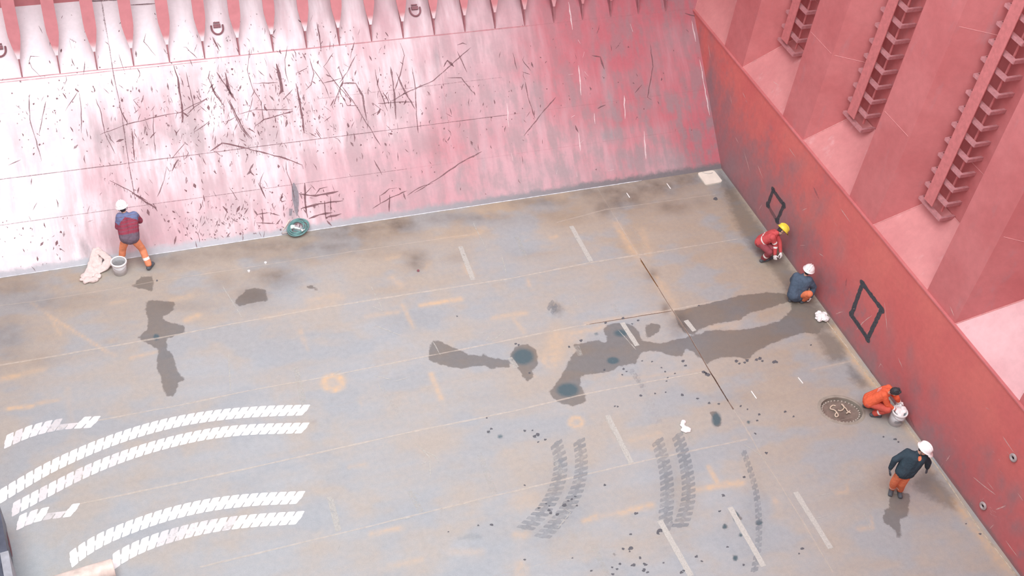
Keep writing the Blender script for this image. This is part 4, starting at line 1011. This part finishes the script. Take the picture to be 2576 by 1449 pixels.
# rag ball by the wall
cR = fl(2066, 801); w = MB()
for k in range(26):
    a = rnd.random() * 6.28; r = .15 * math.sqrt(rnd.random())
    ellip(w, cR + (r * math.cos(a), r * math.sin(a) * .9, .05 + .09 * rnd.random() * (1 - r / .25)), (.05 + .03 * rnd.random(), .045 + .02 * rnd.random(), .05))
tag(soft(w, 'rag', .011, M_WHITE, None, 2, .045, .05), 'bunched white rag on the floor by the red wall, below the larger diamond', 'rag')
w = MB()
for q in [(1717,1066),(1716,1072),(1720,1076),(1722,1081),(1728,1080),(1732,1082),(1718,1083),(1725,1086),(1731,1085),(1719,1063)]:
    ellip(w, fl(*q) + (0, 0, .03), (.055, .05, .035))
tag(soft(w, 'rag', .011, M_WHITE, None, 2, .03, .05), 'small white rag alone on the open floor beside a dark wet crescent', 'rag')
# sack
M_SACK = simple('canvas_sack', (.72, .63, .60), .85, .1, 10, bump=.35, bsc=14)
w = MB()
def strap(path, wid, th, mb):
    P = [np.array(p) for p in path]
    for i, (a, b) in enumerate(zip(P[:-1], P[1:])):
        t = (b - a) / (np.linalg.norm(b - a) + 1e-9); sd = np.cross(t, (0.15, -.5, 1)); sd /= np.linalg.norm(sd)
        for k in (-1, -.33, .33, 1):
            capsule(mb, a + sd * wid * k * .5, b + sd * wid * k * .5, th, th, 8, 3)
strap([hp(243,628) + nn_h * .03, fl(237,652,.14), fl(229,676,.10), fl(220,697,.06)], .15, .032, w)
strap([hp(243,628) + nn_h * .03, fl(262,642,.22), fl(277,656,.16)], .10, .032, w)
strap([fl(277,656,.16), fl(262,672,.10), fl(246,682,.06)], .12, .034, w)
strap([fl(250,648,.12), fl(248,668,.08), fl(236,690,.06)], .10, .03, w)
for q, r in (((212,694),.09),((222,703),.10),((236,704),.10),((246,694),.09),((228,692),.09),((205,703),.06),((216,709),.06)):
    ellip(w, fl(q[0], q[1], .05), (r, r * .8, .055))
tag(soft(w, 'sack', .014, M_SACK, None, 2, .06, .09), 'crumpled pale canvas sack leaning at the left wall beside the open bucket', 'sack')

# ------------------------------------------------------------------ hose coil, scraper
M_HOSE = simple('green_hose', (.13, .27, .265), .4, .2, 6)
M_NOZ = simple('pale_mint_plastic', (.70, .85, .83), .4, .06, 10)
lo, hi = fl(748, 598) + (0, 0, .03), hp(748, 552) + nn_h * .03
cen = (lo + hi) / 2; vy = (hi - lo) / 2; ry = np.linalg.norm(vy); vy = vy / ry; vx = np.array([1.0, 0, 0]); vn = np.cross(vx, vy)
root = empty('hose', lo, 'coiled green hose leaning against the foot of the left wall', 'hose')
pts = []
for i in range(7 * 28):
    a = 2 * math.pi * i / 28; lp = i / 28
    rr = .80 + .20 * math.sin(lp * 2.3 + .5) + .03 * math.sin(a * 2 + lp)
    pts.append(cen + vx * (.275 * rr * math.cos(a) + .025 * math.sin(lp * 2.2)) + vy * ry * rr * math.sin(a) + vn * (.02 + .016 * (lp % 3) + .008 * math.sin(3 * a + lp)))
a0 = pts[-1]
pts += [cen + vx * .2 + vy * -.12 + vn * .06, cen + vx * .05 + vy * -.12 + vn * .06, cen + vx * -.1 + vy * -.06 + vn * .06]
w = MB(); w.tube(pts, .0155, 8); w.build('coil', M_HOSE, root, True)
w = MB()
w.lathe(cen + vx * -.13 + vy * .03 + vn * .06, [(0, -.05), (.05, -.05), (.055, 0), (.045, .06), (0, .06)], 14, np.stack([vn, vy, vx], 1))
w.tube([cen + vx * -.08 + vy * .0 + vn * .07, cen + vx * .07 + vy * -.06 + vn * .07], [.03, .024], 10)
w.build('coupling', M_NOZ, root, True)
w = MB(); w.tube([cen + vx * .09 + vy * -.07 + vn * .07, cen + vx * .14 + vy * -.12 + vn * .07], .022, 8); w.tube([cen + vx * .10 + vy * -.13 + vn * .07, cen + vx * .18 + vy * -.08 + vn * .07], .012, 8); w.build('nozzle', M_WRIM, root, True)
root = empty('scraper', fl(714, 592), 'long handled scraper leaning on the left wall beside the green hose', 'scraper')
M_WOOD = simple('bleached_wood', (.76, .66, .58), .7, .12, 9)
hb, ht = fl(711, 586) + (0, 0, .05), hp(728, 553) + nn_h * .06
w = MB(); w.tube([hb, ht], .016, 8); w.build('handle', M_WOOD, root, True)
w = MB(); w.box(fl(716, 590) + (0, 0, .05), (.13, .05, .10), [[1, 0, 0], [0, .8, -.6], [0, .6, .8]]); w.build('head', simple('grey_brush_head', (.40, .37, .36), .7), root)
w = MB(); w.tube([fl(716, 584) + (0, 0, .06), fl(721, 574) + (0, 0, .12)], .02, 8); w.build('grip', M_WOOD, root, True)

# ------------------------------------------------------------------ bilge cover, rods, loose nuts
M_BILGE = simple('cream_painted_plate', (.80, .77, .68), .5, .06, 6)
def rounded(corners, r, z0, z1, n=5):
    c = [np.array(fl(*q)[:2]) for q in corners]; out = []
    for i in range(4):
        p, a, b = c[i], c[i - 1], c[(i + 1) % 4]
        d1 = (a - p) / np.linalg.norm(a - p); d2 = (b - p) / np.linalg.norm(b - p)
        for k in range(n + 1):
            t = k / n; q0, q1 = p + d1 * r, p + d2 * r
            out.append((1 - t) ** 2 * q0 + 2 * t * (1 - t) * p + t * t * q1)
    return [(*q, z0) for q in out], [(*q, z1) for q in out]
root = empty('bilge_cover', fl(1785, 448), 'square cream bilge well cover in the far corner of the floor', 'cover')
lo_, hi_ = rounded([(1753, 437), (1795, 430), (1818, 459), (1775, 467)], .09, .0, .035); n_ = len(lo_)
w = MB(); w.add(lo_ + hi_, [tuple(range(n_))[::-1], tuple(range(n_, 2 * n_))] + [(i, (i + 1) % n_, n_ + (i + 1) % n_, n_ + i) for i in range(n_)])
w.build('plate', M_BILGE, root)
w = MB(); w.tube(chaikin([fl(*q) + (0, 0, .037) for q in [(1766,436),(1774,439),(1784,440),(1792,437)]], 2), .01, 6)
w.build('lifting_bar', simple('grey_bar', (.45, .44, .42), .5), root, True)
M_ROD = simple('white_rod', (.88, .87, .85), .5, .05)
for a, b, lab in (((1576,486),(1584,498),'white rod on the wet dark floor near the far wall, left one of two'), ((1677,462),(1687,476),'white rod on the wet dark floor nearest the cream bilge cover'),
                  ((1889,984),(1903,1004),'white rod on the open floor left of the manhole, lower one of two'), ((2007,950),(2020,966),'white rod on the floor above the manhole, upper one of two')):
    p, q = fl(*a) + (0, 0, .012), fl(*b) + (0, 0, .012)
    w = MB(); w.tube([p, p * .9 + q * .1, p * .1 + q * .9, q], [.008, .014, .014, .008], 8)
    tag(w.build('rod', M_ROD, smooth=True), lab, 'rod', 'white rods on the floor')
for (u, v), m, lab in (((668, 662), M_WRIM, 'small pale nut on a seam, upper of two near the green hose'), ((626, 683), M_WRIM, 'small pale nut left of the dark smear, lower of two'), ((1052, 682), M_DRK, 'small dark nut on the dark smear in mid floor')):
    p = fl(u, v); w = MB(); w.lathe(p, [(.014, 0), (.034, 0), (.034, .03), (.014, .03), (.014, 0)], 6, cap=False)
    tag(w.build('nut', m), lab, 'nut', 'loose nuts on the floor')

# ------------------------------------------------------------------ machine cut by the lower left picture edge
M_NAVY = simple('dark_navy_panel', (.085, .10, .135), .45, .2, 5)
M_GREYR = simple('grey_frame', (.36, .39, .43), .45, .15, 6)
M_PIPE = simple('weathered_pipe', (.72, .63, .56), .35, .22, 5, .4)
MZ = .95
e0, e1 = fl(-1, 1262, MZ), fl(36, 1470, MZ)
ax = (e1 - e0); ax[2] = 0; ax /= np.linalg.norm(ax); lx = np.array([ax[1], -ax[0], 0])
if lx[0] > 0: lx = -lx
root = empty('loader', (e0[0] - .8, e0[1] - 1.2, 0), 'dark machine with grey edge cut by the lower left corner', 'machine')
def obox(mb, o, l, wd, z0, z1): # o right-far corner, l along ax, wd along lx
    a, b = o, o + ax * l; c, d = b + lx * wd, a + lx * wd
    mb.hexa([(*a[:2], z0), (*d[:2], z0), (*c[:2], z0), (*b[:2], z0), (*a[:2], z1), (*d[:2], z1), (*c[:2], z1), (*b[:2], z1)])
w = MB(); obox(w, e0 + lx * .02, 2.6, 1.4, .22, MZ - .02); w.build('body', M_NAVY, root)
k = 1.15
w = MB(); obox(w, e0 + ax * k, 1.4, .14, .25, MZ + .02); obox(w, e0 + ax * (k + .10) + lx * .2, .10, .5, MZ - .1, MZ + .03); obox(w, e0 + ax * (k + .45) + lx * .2, .12, .5, MZ - .1, MZ + .03); w.build('frame', M_GREYR, root)
for q in (.5, 2.0):
    for sx in (.12, 1.25):
        cw = e0 + ax * q + lx * sx
        w = MB(); w.lathe((cw[0], cw[1], .26), [(0, -.1), (.24, -.1), (.26, -.06), (.26, .06), (.24, .1), (0, .1)], 24, np.stack([ax, (0, 0, 1), lx], 1)); w.build('wheel', M_DRK, root, True)
p0, p1 = fl(287, 1428, .2), fl(90, 1487, .2)
w = MB(); w.tube([p0, p0 * .985 + p1 * .015, p1], [.165, .18, .18], 24); w.tube([p1, (e0 + ax * 2.2 + lx * .3) * (1, 1, 0) + (0, 0, .35)], .16, 16)
w.build('roller_pipe', M_PIPE, root, True)
M_RB = simple('rusty_bracket', (.30, .17, .12), .7)
for t in (.12, .3, .5):
    pp = p0 * (1 - t) + p1 * t; w = MB(); w.box(pp + (0, -.03, -.16), (.1, .1, .06)); w.build('bracket', M_RB, root)
# ------------------------------------------------------------------ people
POSES = {
 'wall': {'head': (-16.092, 0.048, 1.525), 'neck': (-16.041, -0.018, 1.375), 'shL': (-16.196, -0.111, 1.43), 'shR': (-15.843, -0.058, 1.365), 'elL': (-16.258, -0.128, 1.148), 'elR': (-15.76, 0.032, 1.102), 'haL': (-16.2, 0.13, 1.06), 'haR': (-15.9, 0.16, 1.02), 'pel': (-16.047, -0.29, 0.941), 'hiL': (-16.148, -0.316, 0.929), 'hiR': (-15.957, -0.307, 0.882), 'knL': (-16.233, -0.192, 0.526), 'knR': (-15.808, -0.267, 0.479), 'anL': (-16.307, -0.174, 0.115), 'anR': (-15.717, -0.474, 0.117), 'toL': (-16.324, 0.004, 0.057), 'toR': (-15.621, -0.34, 0.025)},
 'yellow': {'head': (-0.397, -3.685, 0.913), 'neck': (-0.56, -3.714, 0.879), 'shL': (-0.482, -3.561, 0.795), 'shR': (-0.718, -3.821, 0.869), 'elL': (-0.38, -3.743, 0.593), 'elR': (-0.569, -3.862, 0.622), 'haL': (-0.387, -3.932, 0.387), 'haR': (-0.582, -3.979, 0.376), 'pel': (-0.737, -3.476, 0.475), 'hiL': (-0.666, -3.409, 0.45), 'hiR': (-0.815, -3.537, 0.464), 'knL': (-0.602, -3.834, 0.504), 'knR': (-0.755, -3.954, 0.498), 'anL': (-0.595, -3.73, 0.099), 'anR': (-0.733, -3.779, 0.112), 'toL': (-0.406, -3.728, 0.038), 'toR': (-0.554, -3.766, 0.034)},
 'navy': {'head': (-0.467, -5.189, 0.899), 'neck': (-0.521, -5.178, 0.738), 'shL': (-0.693, -5.087, 0.696), 'shR': (-0.464, -5.359, 0.743), 'elL': (-0.626, -4.971, 0.438), 'elR': (-0.291, -5.394, 0.512), 'haL': (-0.376, -5.059, 0.516), 'haR': (-0.353, -5.487, 0.265), 'pel': (-0.637, -5.278, 0.278), 'hiL': (-0.738, -5.283, 0.305), 'hiR': (-0.562, -5.272, 0.204), 'knL': (-0.36, -5.099, 0.267), 'knR': (-0.503, -5.567, 0.494), 'anL': (-0.724, -5.255, 0.1), 'anR': (-0.451, -5.383, 0.109), 'toL': (-0.559, -5.174, 0.034), 'toR': (-0.265, -5.334, 0.044)},
 'orange': {'head': (-0.546, -9.222, 0.91), 'neck': (-0.578, -9.092, 0.805), 'shL': (-0.468, -8.95, 0.749), 'shR': (-0.755, -9.161, 0.807), 'elL': (-0.376, -9.21, 0.662), 'elR': (-0.636, -9.257, 0.561), 'haL': (-0.224, -9.197, 0.439), 'haR': (-0.427, -9.341, 0.413), 'pel': (-0.845, -8.937, 0.406), 'hiL': (-0.791, -8.855, 0.38), 'hiR': (-0.903, -9.018, 0.411), 'knL': (-0.409, -9.043, 0.316), 'knR': (-0.614, -9.329, 0.449), 'anL': (-0.727, -8.836, 0.108), 'anR': (-0.713, -9.118, 0.1), 'toL': (-0.56, -8.899, 0.034), 'toR': (-0.535, -9.189, 0.04)},
 'walk': {'head': (-1.389, -11.208, 1.558), 'neck': (-1.466, -11.178, 1.409), 'shL': (-1.303, -11.264, 1.378), 'shR': (-1.595, -11.036, 1.353), 'elL': (-1.129, -11.273, 1.146), 'elR': (-1.821, -11.037, 1.169), 'haL': (-1.038, -11.25, 0.893), 'haR': (-1.853, -11.058, 0.903), 'pel': (-1.603, -11.238, 0.93), 'hiL': (-1.513, -11.253, 0.887), 'hiR': (-1.699, -11.219, 0.916), 'knL': (-1.483, -11.227, 0.466), 'knR': (-1.644, -11.147, 0.489), 'anL': (-1.335, -11.147, 0.086), 'anR': (-1.484, -11.062, 0.102), 'toL': (-1.408, -11.316, 0.047), 'toR': (-1.606, -11.196, 0.046)},
}
M_SKIN = simple('skin', (.58, .36, .27), .5, .06, 20)
M_EYE = simple('eye', (.05, .04, .04), .3)
M_HAIR = simple('black_hair', (.045, .048, .055), .45, .3, 40, bump=.5, bsc=60)
M_BAND = simple('reflective_band', (.90, .90, .88), .35, .04)
M_BOOT = simple('dark_boot', (.10, .12, .14), .5, .2, 14)
def cloth(name, col, var=.12): return simple(name, col, .8, var, 7, .15, .5, 16)
def unit(v): v = np.array(v, float); return v / (np.linalg.norm(v) + 1e-9)
def hand(mb, wr, d, nrm, side, curl, size=1.0):
    """palm, four fingers of different lengths and a thumb on the side; d points along the hand, nrm out of the back of it"""
    d = unit(d); nrm = unit(nrm - d * (np.array(nrm) @ d)); s = np.cross(d, nrm) * side
    R = np.stack([s, d, nrm], 1)
    ellip(mb, wr + d * .045 * size, np.array([.042, .052, .02]) * size, R)
    capsule(mb, wr - d * .02, wr + d * .03, .027 * size, .03 * size, 10, 3)
    for k, (o, L) in enumerate(((-.031, .066), (-.010, .078), (.011, .074), (.031, .058))):
        p = wr + (d * .085 + s * o) * size; q = d
        for j, fr in enumerate((.42, .33, .25)):
            ang = curl * (0.35 + .4 * j) + .06 * k
            q2 = unit(d * math.cos(ang) - nrm * math.sin(ang) + s * o * .6)
            e = p + q2 * L * fr * size * 1.1; capsule(mb, p, e, .0105 * size, .0095 * size, 8, 2); p = e
    p = wr + (d * .03 - s * .036) * size
    for j in range(2):
        q2 = unit(d * (.75 + .2 * j) - s * (.75 - .35 * j) - nrm * (.35 + .4 * curl * j)); e = p + q2 * .036 * size
        capsule(mb, p, e, .0125 * size, .011 * size, 8, 2); p = e
def paint(me, rules):
    """material index per face from (index, function of face centre)"""
    n = len(me.polygons); c = np.zeros(n * 3); me.polygons.foreach_get('center', c); c = c.reshape(-1, 3)
    mi = np.zeros(n, np.int32)
    for k, fn in rules: mi[fn(c)] = k
    me.polygons.foreach_set('material_index', mi)
def along(a, b, t0, t1, rad):
    a = np.array(a); b = np.array(b); e = b - a; L = e @ e
    def fn(c):
        t = ((c - a) @ e) / L; d = np.linalg.norm(c - a - t[:, None] * e, axis=1)
        return (t > t0) & (t < t1) & (d < rad)
    return fn
def helmet(root, hc, f, u, col, name):
    s = np.cross(f, u); R = np.stack([f, s, u], 1); c = hc + u * .045
    m = MB(); prof = []
    for a in np.linspace(0, math.pi / 2, 9): prof.append((.155 * math.cos(a), .012 + .125 * math.sin(a)))
    prof = [(.140, -.02), (.176, -.012), (.178, -.004), (.158, .004)] + prof
    m.lathe(c, prof + [(0, .137)], 28, R, 0, 1.0, .86)
    # peak
    k = [c + R @ np.array([.13 + .0 * j, y, -.012]) for j, y in enumerate((-.09, -.045, 0, .045, .09))]
    k2 = [c + R @ np.array([x, y, -.03]) for x, y in ((.185, -.085), (.215, -.045), (.225, 0), (.215, .045), (.185, .085))]
    k3 = [p + u * .01 for p in k2]; k4 = [p + u * .02 for p in k]
    m.add(k + k2 + k3 + k4, [(i, i + 1, i + 6, i + 5) for i in range(4)] + [(i + 5, i + 6, i + 11, i + 10) for i in range(4)] + [(i + 10, i + 11, i + 16, i + 15) for i in range(4)])
    for y in (-.028, .028):
        m.tube([c + R @ np.array([.150 * math.cos(a), y, .014 + .128 * math.sin(a)]) for a in np.linspace(.35, math.pi - .35, 10)], .012, 6)
    h = m.build(name, col, root, True)
    m = MB(); m.tube([c + R @ np.array([.02, .125, -.02]), hc + R @ np.array([.03, .09, -.09]), hc + R @ np.array([.06, 0, -.125]), hc + R @ np.array([.03, -.09, -.09]), c + R @ np.array([.02, -.125, -.02])], .006, 5)
    m.build('chin_strap', M_BOOT, root, True)
    return h
def make_person(key, label, look, top, legs, glove, hat=None, hat_name='helmet', puff=1.0, tops='jacket', leg_name='trousers', bands=(), curl=(1.0, 1.0), extra=None, hem=.04, cuff=None):
    J = {k: np.array(v, float) for k, v in POSES[key].items()}
    base = (J['anL'] + J['anR']) / 2; base[2] = 0
    root = empty('person', base, label, 'person', 'workers in the hold')
    f = unit(look); u = unit(J['head'] - J['neck']); u = unit(.55 * u + .45 * np.array([0, 0, 1.0])); f = unit(f - u * (f @ u)); s = np.cross(f, u)
    R = np.stack([f, s, u], 1); hc = J['head'] + u * .03
    sh = unit(J['shR'] - J['shL']); hi = unit(J['hiR'] - J['hiL'])
    spine = unit(J['neck'] - J['pel'])
    # body: one continuous skin surface with face and limbs under the clothes
    m = MB()
    ellip(m, hc + u * .015 - f * .005, (.098, .078, .112), R)
    ellip(m, hc + f * .03 - u * .06, (.062, .055, .062), R)
    capsule(m, hc + f * .093 + u * .005, hc + f * .112 - u * .03, .010, .015, 8, 3)      # nose
    capsule(m, hc + f * .083 - u * .066 - s * .02, hc + f * .083 - u * .066 + s * .02, .011, .011, 8, 3)   # mouth
    capsule(m, hc + f * .085 + u * .034 - s * .035, hc + f * .085 + u * .034 + s * .035, .012, .012, 8, 3)  # brow
    for sg in (-1, 1): ellip(m, hc + s * .080 * sg - u * .01 - f * .005, (.022, .010, .032), R, 10, 8)
    capsule(m, hc - u * .07 - f * .015, J['neck'] - spine * .05, .055, .06)
    for a in ('L', 'R'):
        sd = J['shL'] if a == 'L' else J['shR']
        capsule(m, J['neck'] - spine * .06, sd, .06, .055); capsule(m, sd, J['el' + a], .045, .036); capsule(m, J['el' + a], J['ha' + a], .036, .026)
        capsule(m, J['hi' + a], J['kn' + a], .070, .048); capsule(m, J['kn' + a], J['an' + a], .047, .034); capsule(m, J['an' + a] * (1, 1, 0) + (0, 0, J['an' + a][2] - .05), (J['an' + a] + unit((J['to' + a] - J['an' + a]) * (1, 1, 0)) * .13) * (1, 1, 0) + (0, 0, J['an' + a][2] - .06), .03, .024)
        capsule(m, sd * .6 + J['neck'] * .4 - spine * .08, J['hi' + a], .095, .09)
    me = fuse(m, 'body', .0085, 3)
    me.materials.clear()
    body = link_mesh('body', me, [M_SKIN, M_EYE], root, True)
    paint(me, [(1, lambda c: np.minimum(np.linalg.norm(c - (hc + f * .088 + u * .012 + s * .03), axis=1), np.linalg.norm(c - (hc + f * .088 + u * .012 - s * .03), axis=1)) < .012)])
    # trousers
    m = MB()
    for a in ('L', 'R'):
        capsule(m, J['hi' + a] + (J['pel'] - J['hi' + a]) * .15, J['kn' + a], .108, .084); capsule(m, J['kn' + a], J['an' + a] + unit(J['kn' + a] - J['an' + a]) * .035, .084, .076)
    capsule(m, J['hiL'], J['hiR'], .115, .115); capsule(m, J['pel'], J['pel'] + spine * .16, .125, .125)
    tm = fuse(m, leg_name, .011, 3, .012, .09); tm.materials.clear()
    tr = link_mesh(leg_name, tm, [legs, M_BAND], root, True)
    rl = []
    for a, t0, t1 in bands:
        if a[0] == 'k': rl.append((1, along(J['kn' + a[1]], J['an' + a[1]], t0, t1, .14)))
    if rl: paint(tm, rl)
    # jacket
    m = MB(); q = puff
    bk = -f * .0
    for a in ('L', 'R'):
        sd = J['sh' + a]; o = sd + (J['neck'] - sd) * .38 - spine * .08
        b = J['hi' + a] * .75 + J['pel'] * .25 + spine * hem
        capsule(m, o, b, .118 * q, .138 * q)
        capsule(m, sd - (sd - J['neck']) * .12, J['el' + a], .082 * q, .066 * q); capsule(m, J['el' + a], J['ha' + a] + unit(J['el' + a] - J['ha' + a]) * .035, .066 * q, .047 * q)
    capsule(m, J['shL'] * .75 + J['neck'] * .25 - spine * .03, J['shR'] * .75 + J['neck'] * .25 - spine * .03, .085 * q, .085 * q)
    capsule(m, J['neck'] - spine * .1, J['pel'] + spine * (hem + .04), .125 * q, .135 * q)
    capsule(m, J['hiL'] * .6 + J['hiR'] * .4 + spine * (hem - .02), J['hiR'] * .6 + J['hiL'] * .4 + spine * (hem - .02), .13 * q, .13 * q)
    capsule(m, J['neck'] - spine * .05, J['neck'] + u * .03, .085, .068)
    jm = fuse(m, tops, .011, 3, .014 * q, .08); jm.materials.clear()
    jk = link_mesh(tops, jm, [top, M_BAND] + (extra[0] if extra else []), root, True)
    rl = []
    for a, t0, t1 in bands:
        if a[0] == 'e': rl.append((1, along(J['el' + a[1]], J['ha' + a[1]], t0, t1, .1)))
        if a[0] == 's': rl.append((1, along(J['sh' + a[1]], J['el' + a[1]], t0, t1, .12)))
        if a[0] == 'b': rl.append((1, along(J['neck'], J['pel'], t0, t1, .3)))
    if extra: rl += extra[1](J, f, s, spine, sh)
    if rl: paint(jm, rl)
    # gloved hands
    for a, sg, cu in (('L', -1, curl[0]), ('R', 1, curl[1])):
        d = unit(J['ha' + a] - J['el' + a]); m = MB()
        hand(m, J['ha' + a] - d * .015, unit(d + .25 * f), unit(np.array([0, 0, 1.0]) + .3 * f) if abs(d[2]) < .8 else sh * sg, sg, cu, 1.1)
        gm = glove[0 if a == 'L' else 1]
        soft(m, 'glove', .0052, gm, root, 1)
        if cuff:
            m = MB(); m.tube([J['ha' + a] - d * .075, J['ha' + a] - d * .02], [.056, .05], 14); m.build('cuff', cuff, root, True)
    # boots
    for a in ('L', 'R'):
        m = MB(); an, to = J['an' + a], J['to' + a]; dr = unit((to - an) * (1, 1, 0)); g0 = np.array([an[0], an[1], 0]); hgt = max(0.0, min(an[2], .3) - .11)
        sd = np.array([-dr[1], dr[0], 0]); g0 = g0 + (0, 0, hgt)
        capsule(m, g0 - dr * .045 + (0, 0, .052), g0 + dr * .15 + (0, 0, .046), .050, .044)
        for k in (-.018, .018): capsule(m, g0 - dr * .04 + sd * k + (0, 0, .036), g0 + dr * .16 + sd * k + (0, 0, .036), .034, .033)
        capsule(m, g0 - dr * .02 + (0, 0, .06), an + unit(J['kn' + a] - an) * .13, .054, .062)
        soft(m, 'boot', .010, M_BOOT, root, 2)
    if hat:
        helmet(root, hc, f, u, hat, hat_name)
        m = MB(); ellip(m, hc - f * .03 + u * .0, (.078, .083, .085), R); ellip(m, hc - f * .045 - u * .045, (.05, .065, .05), R)
        soft(m, 'hair', .009, M_HAIR, root, 2)
    else:
        m = MB(); ellip(m, hc + u * .04 - f * .018, (.106, .090, .102), R); ellip(m, hc + u * .0 - f * .045, (.075, .086, .095), R)
        for k in range(14):
            a = k * 2.4; ellip(m, hc + u * (.10 + .02 * math.sin(k)) + f * .055 * math.cos(a) + s * .05 * math.sin(a), (.03, .022, .025), R, 8, 6)
        soft(m, 'hair', .009, M_HAIR, root, 2, .02, .03)
    return root, J
M_ORT = cloth('orange_cotton', (.78, .24, .12)); M_ORT2 = cloth('exposed_orange_cotton', (.80, .31, .17))  # second orange is paler: bright exposure put into its colour
M_ORJ = cloth('orange_coverall', (.80, .155, .075)); M_REDC = cloth('red_coverall', (.60, .105, .11)); M_MARO = cloth('dark_red_coverall_legs', (.30, .075, .09))  # last one: coverall legs in a darker red than the top
M_NAVYJ = cloth('slate_blue_jacket', (.085, .125, .18)); M_DKJ = cloth('dark_navy_jacket', (.04, .065, .085))
M_PUF = cloth('maroon_puffer', (.30, .06, .095)); M_PUFB = cloth('blue_yoke', (.16, .20, .36)); M_PUFG = cloth('grey_hem', (.17, .13, .17))
M_HWH = simple('white_helmet', (.93, .93, .93), .3, .02); M_HYE = simple('yellow_helmet', (.85, .72, .08), .3, .04)
M_GLW = simple('white_glove', (.86, .86, .86), .8, .06, 30); M_GLD = simple('dark_glove', (.09, .10, .12), .7); M_GLR = simple('red_glove', (.62, .10, .09), .6)
def puffer(J, f, s, sp, sh):
    nk, pl = J['neck'], J['pel']
    def yoke(c): 
        t = (nk - c) @ sp; return (t < .045 + .025 * np.sin(((c - nk) @ sh) * 14))
    def sleeve(c):
        return along(J['shL'], J['elL'], -.4, .55, .13)(c) | along(J['shR'], J['elR'], -.4, .2, .13)(c)
    def hemf(c): return ((nk - c) @ sp) > .43
    def quilt(c): return (np.mod((nk - c) @ sp + .012 * np.sin(((c - nk) @ sh) * 9), .085) < .010)
    return [(2, yoke), (2, sleeve), (3, quilt), (3, hemf)]
make_person('wall', 'person in maroon quilted jacket and white helmet standing astride facing the left wall', (-.08, 1, .15), M_PUF, M_ORT2, (M_GLD, M_GLD), M_HWH, puff=1.16,
            bands=(('kL', .55, .72), ('kR', .50, .66)), extra=([M_PUFB, M_PUFG], puffer), hem=.02)
make_person('yellow', 'person in red coverall and yellow helmet, crouching at the red wall below the smaller diamond', (.85, -.45, -.35), M_REDC, M_MARO, (M_GLW, M_GLW), M_HYE, tops='coverall_top', leg_name='coverall_legs',
            bands=(('kR', .42, .58), ('kL', .42, .58), ('sR', .55, .72), ('eR', .1, .28), ('b', .60, .68)), hem=.0)
make_person('navy', 'person in slate blue jacket and white helmet, squatting with back turned at the red wall', (.75, .62, -.3), M_NAVYJ, M_ORT, (M_GLW, M_GLW), M_HWH, puff=1.22, hem=-.04)
def print_back(J, f, s, sp, sh):
    nk = J['neck']; back = np.cross(sh, sp)
    if back[2] < 0: back = -back
    c0 = nk - sp * .16
    def patch(c):
        a, b = (c - c0) @ sh, (c - c0) @ sp
        return (np.abs(a) < .085) & (np.abs(b) < .045) & (((c - c0) @ back) > 0) & (np.sin(a * 160) + np.sin(b * 190 + a * 60) > .1)
    return [(2, patch)]
make_person('orange', 'person in orange coverall with bare black hair crouching over the white bucket', (.80, -.45, -.42), M_ORJ, cloth('orange_red_legs', (.62, .12, .09)), (M_GLW, M_GLR), None, tops='coverall_top', leg_name='coverall_legs',
            bands=(('kR', .50, .62),), extra=([simple('faded_print', (.78, .62, .66), .8)], print_back), cuff=M_BAND, hem=.0, curl=(.7, .8))
def collar(J, f, s, sp, sh):
    q = J['neck'] + f * .075 - sp * .03
    return [(2, lambda c: np.linalg.norm(c - q, axis=1) < .075)]
make_person('walk', 'person in dark navy jacket, orange trousers and white helmet walking near the wall', (.35, -.93, -.1), M_DKJ, M_ORT, (M_GLD, M_GLD), M_HWH, puff=1.1, bands=(('kR', .68, .8),), extra=([M_ORT], collar), hem=.03, curl=(.6, .6))
# rag held by the crouching worker in orange
m = MB(); hL = np.array(POSES['orange']['haL'])
for k in range(7): ellip(m, hL + (.03 * math.cos(k * 2.1) + .04, .04 * math.sin(k * 2.1) - .02, -.05 - .012 * k), (.05, .04, .035))
tag(soft(m, 'rag', .010, M_WHITE, None, 2, .03, .05), 'pale rag held in the raised hand of the worker in orange', 'rag')
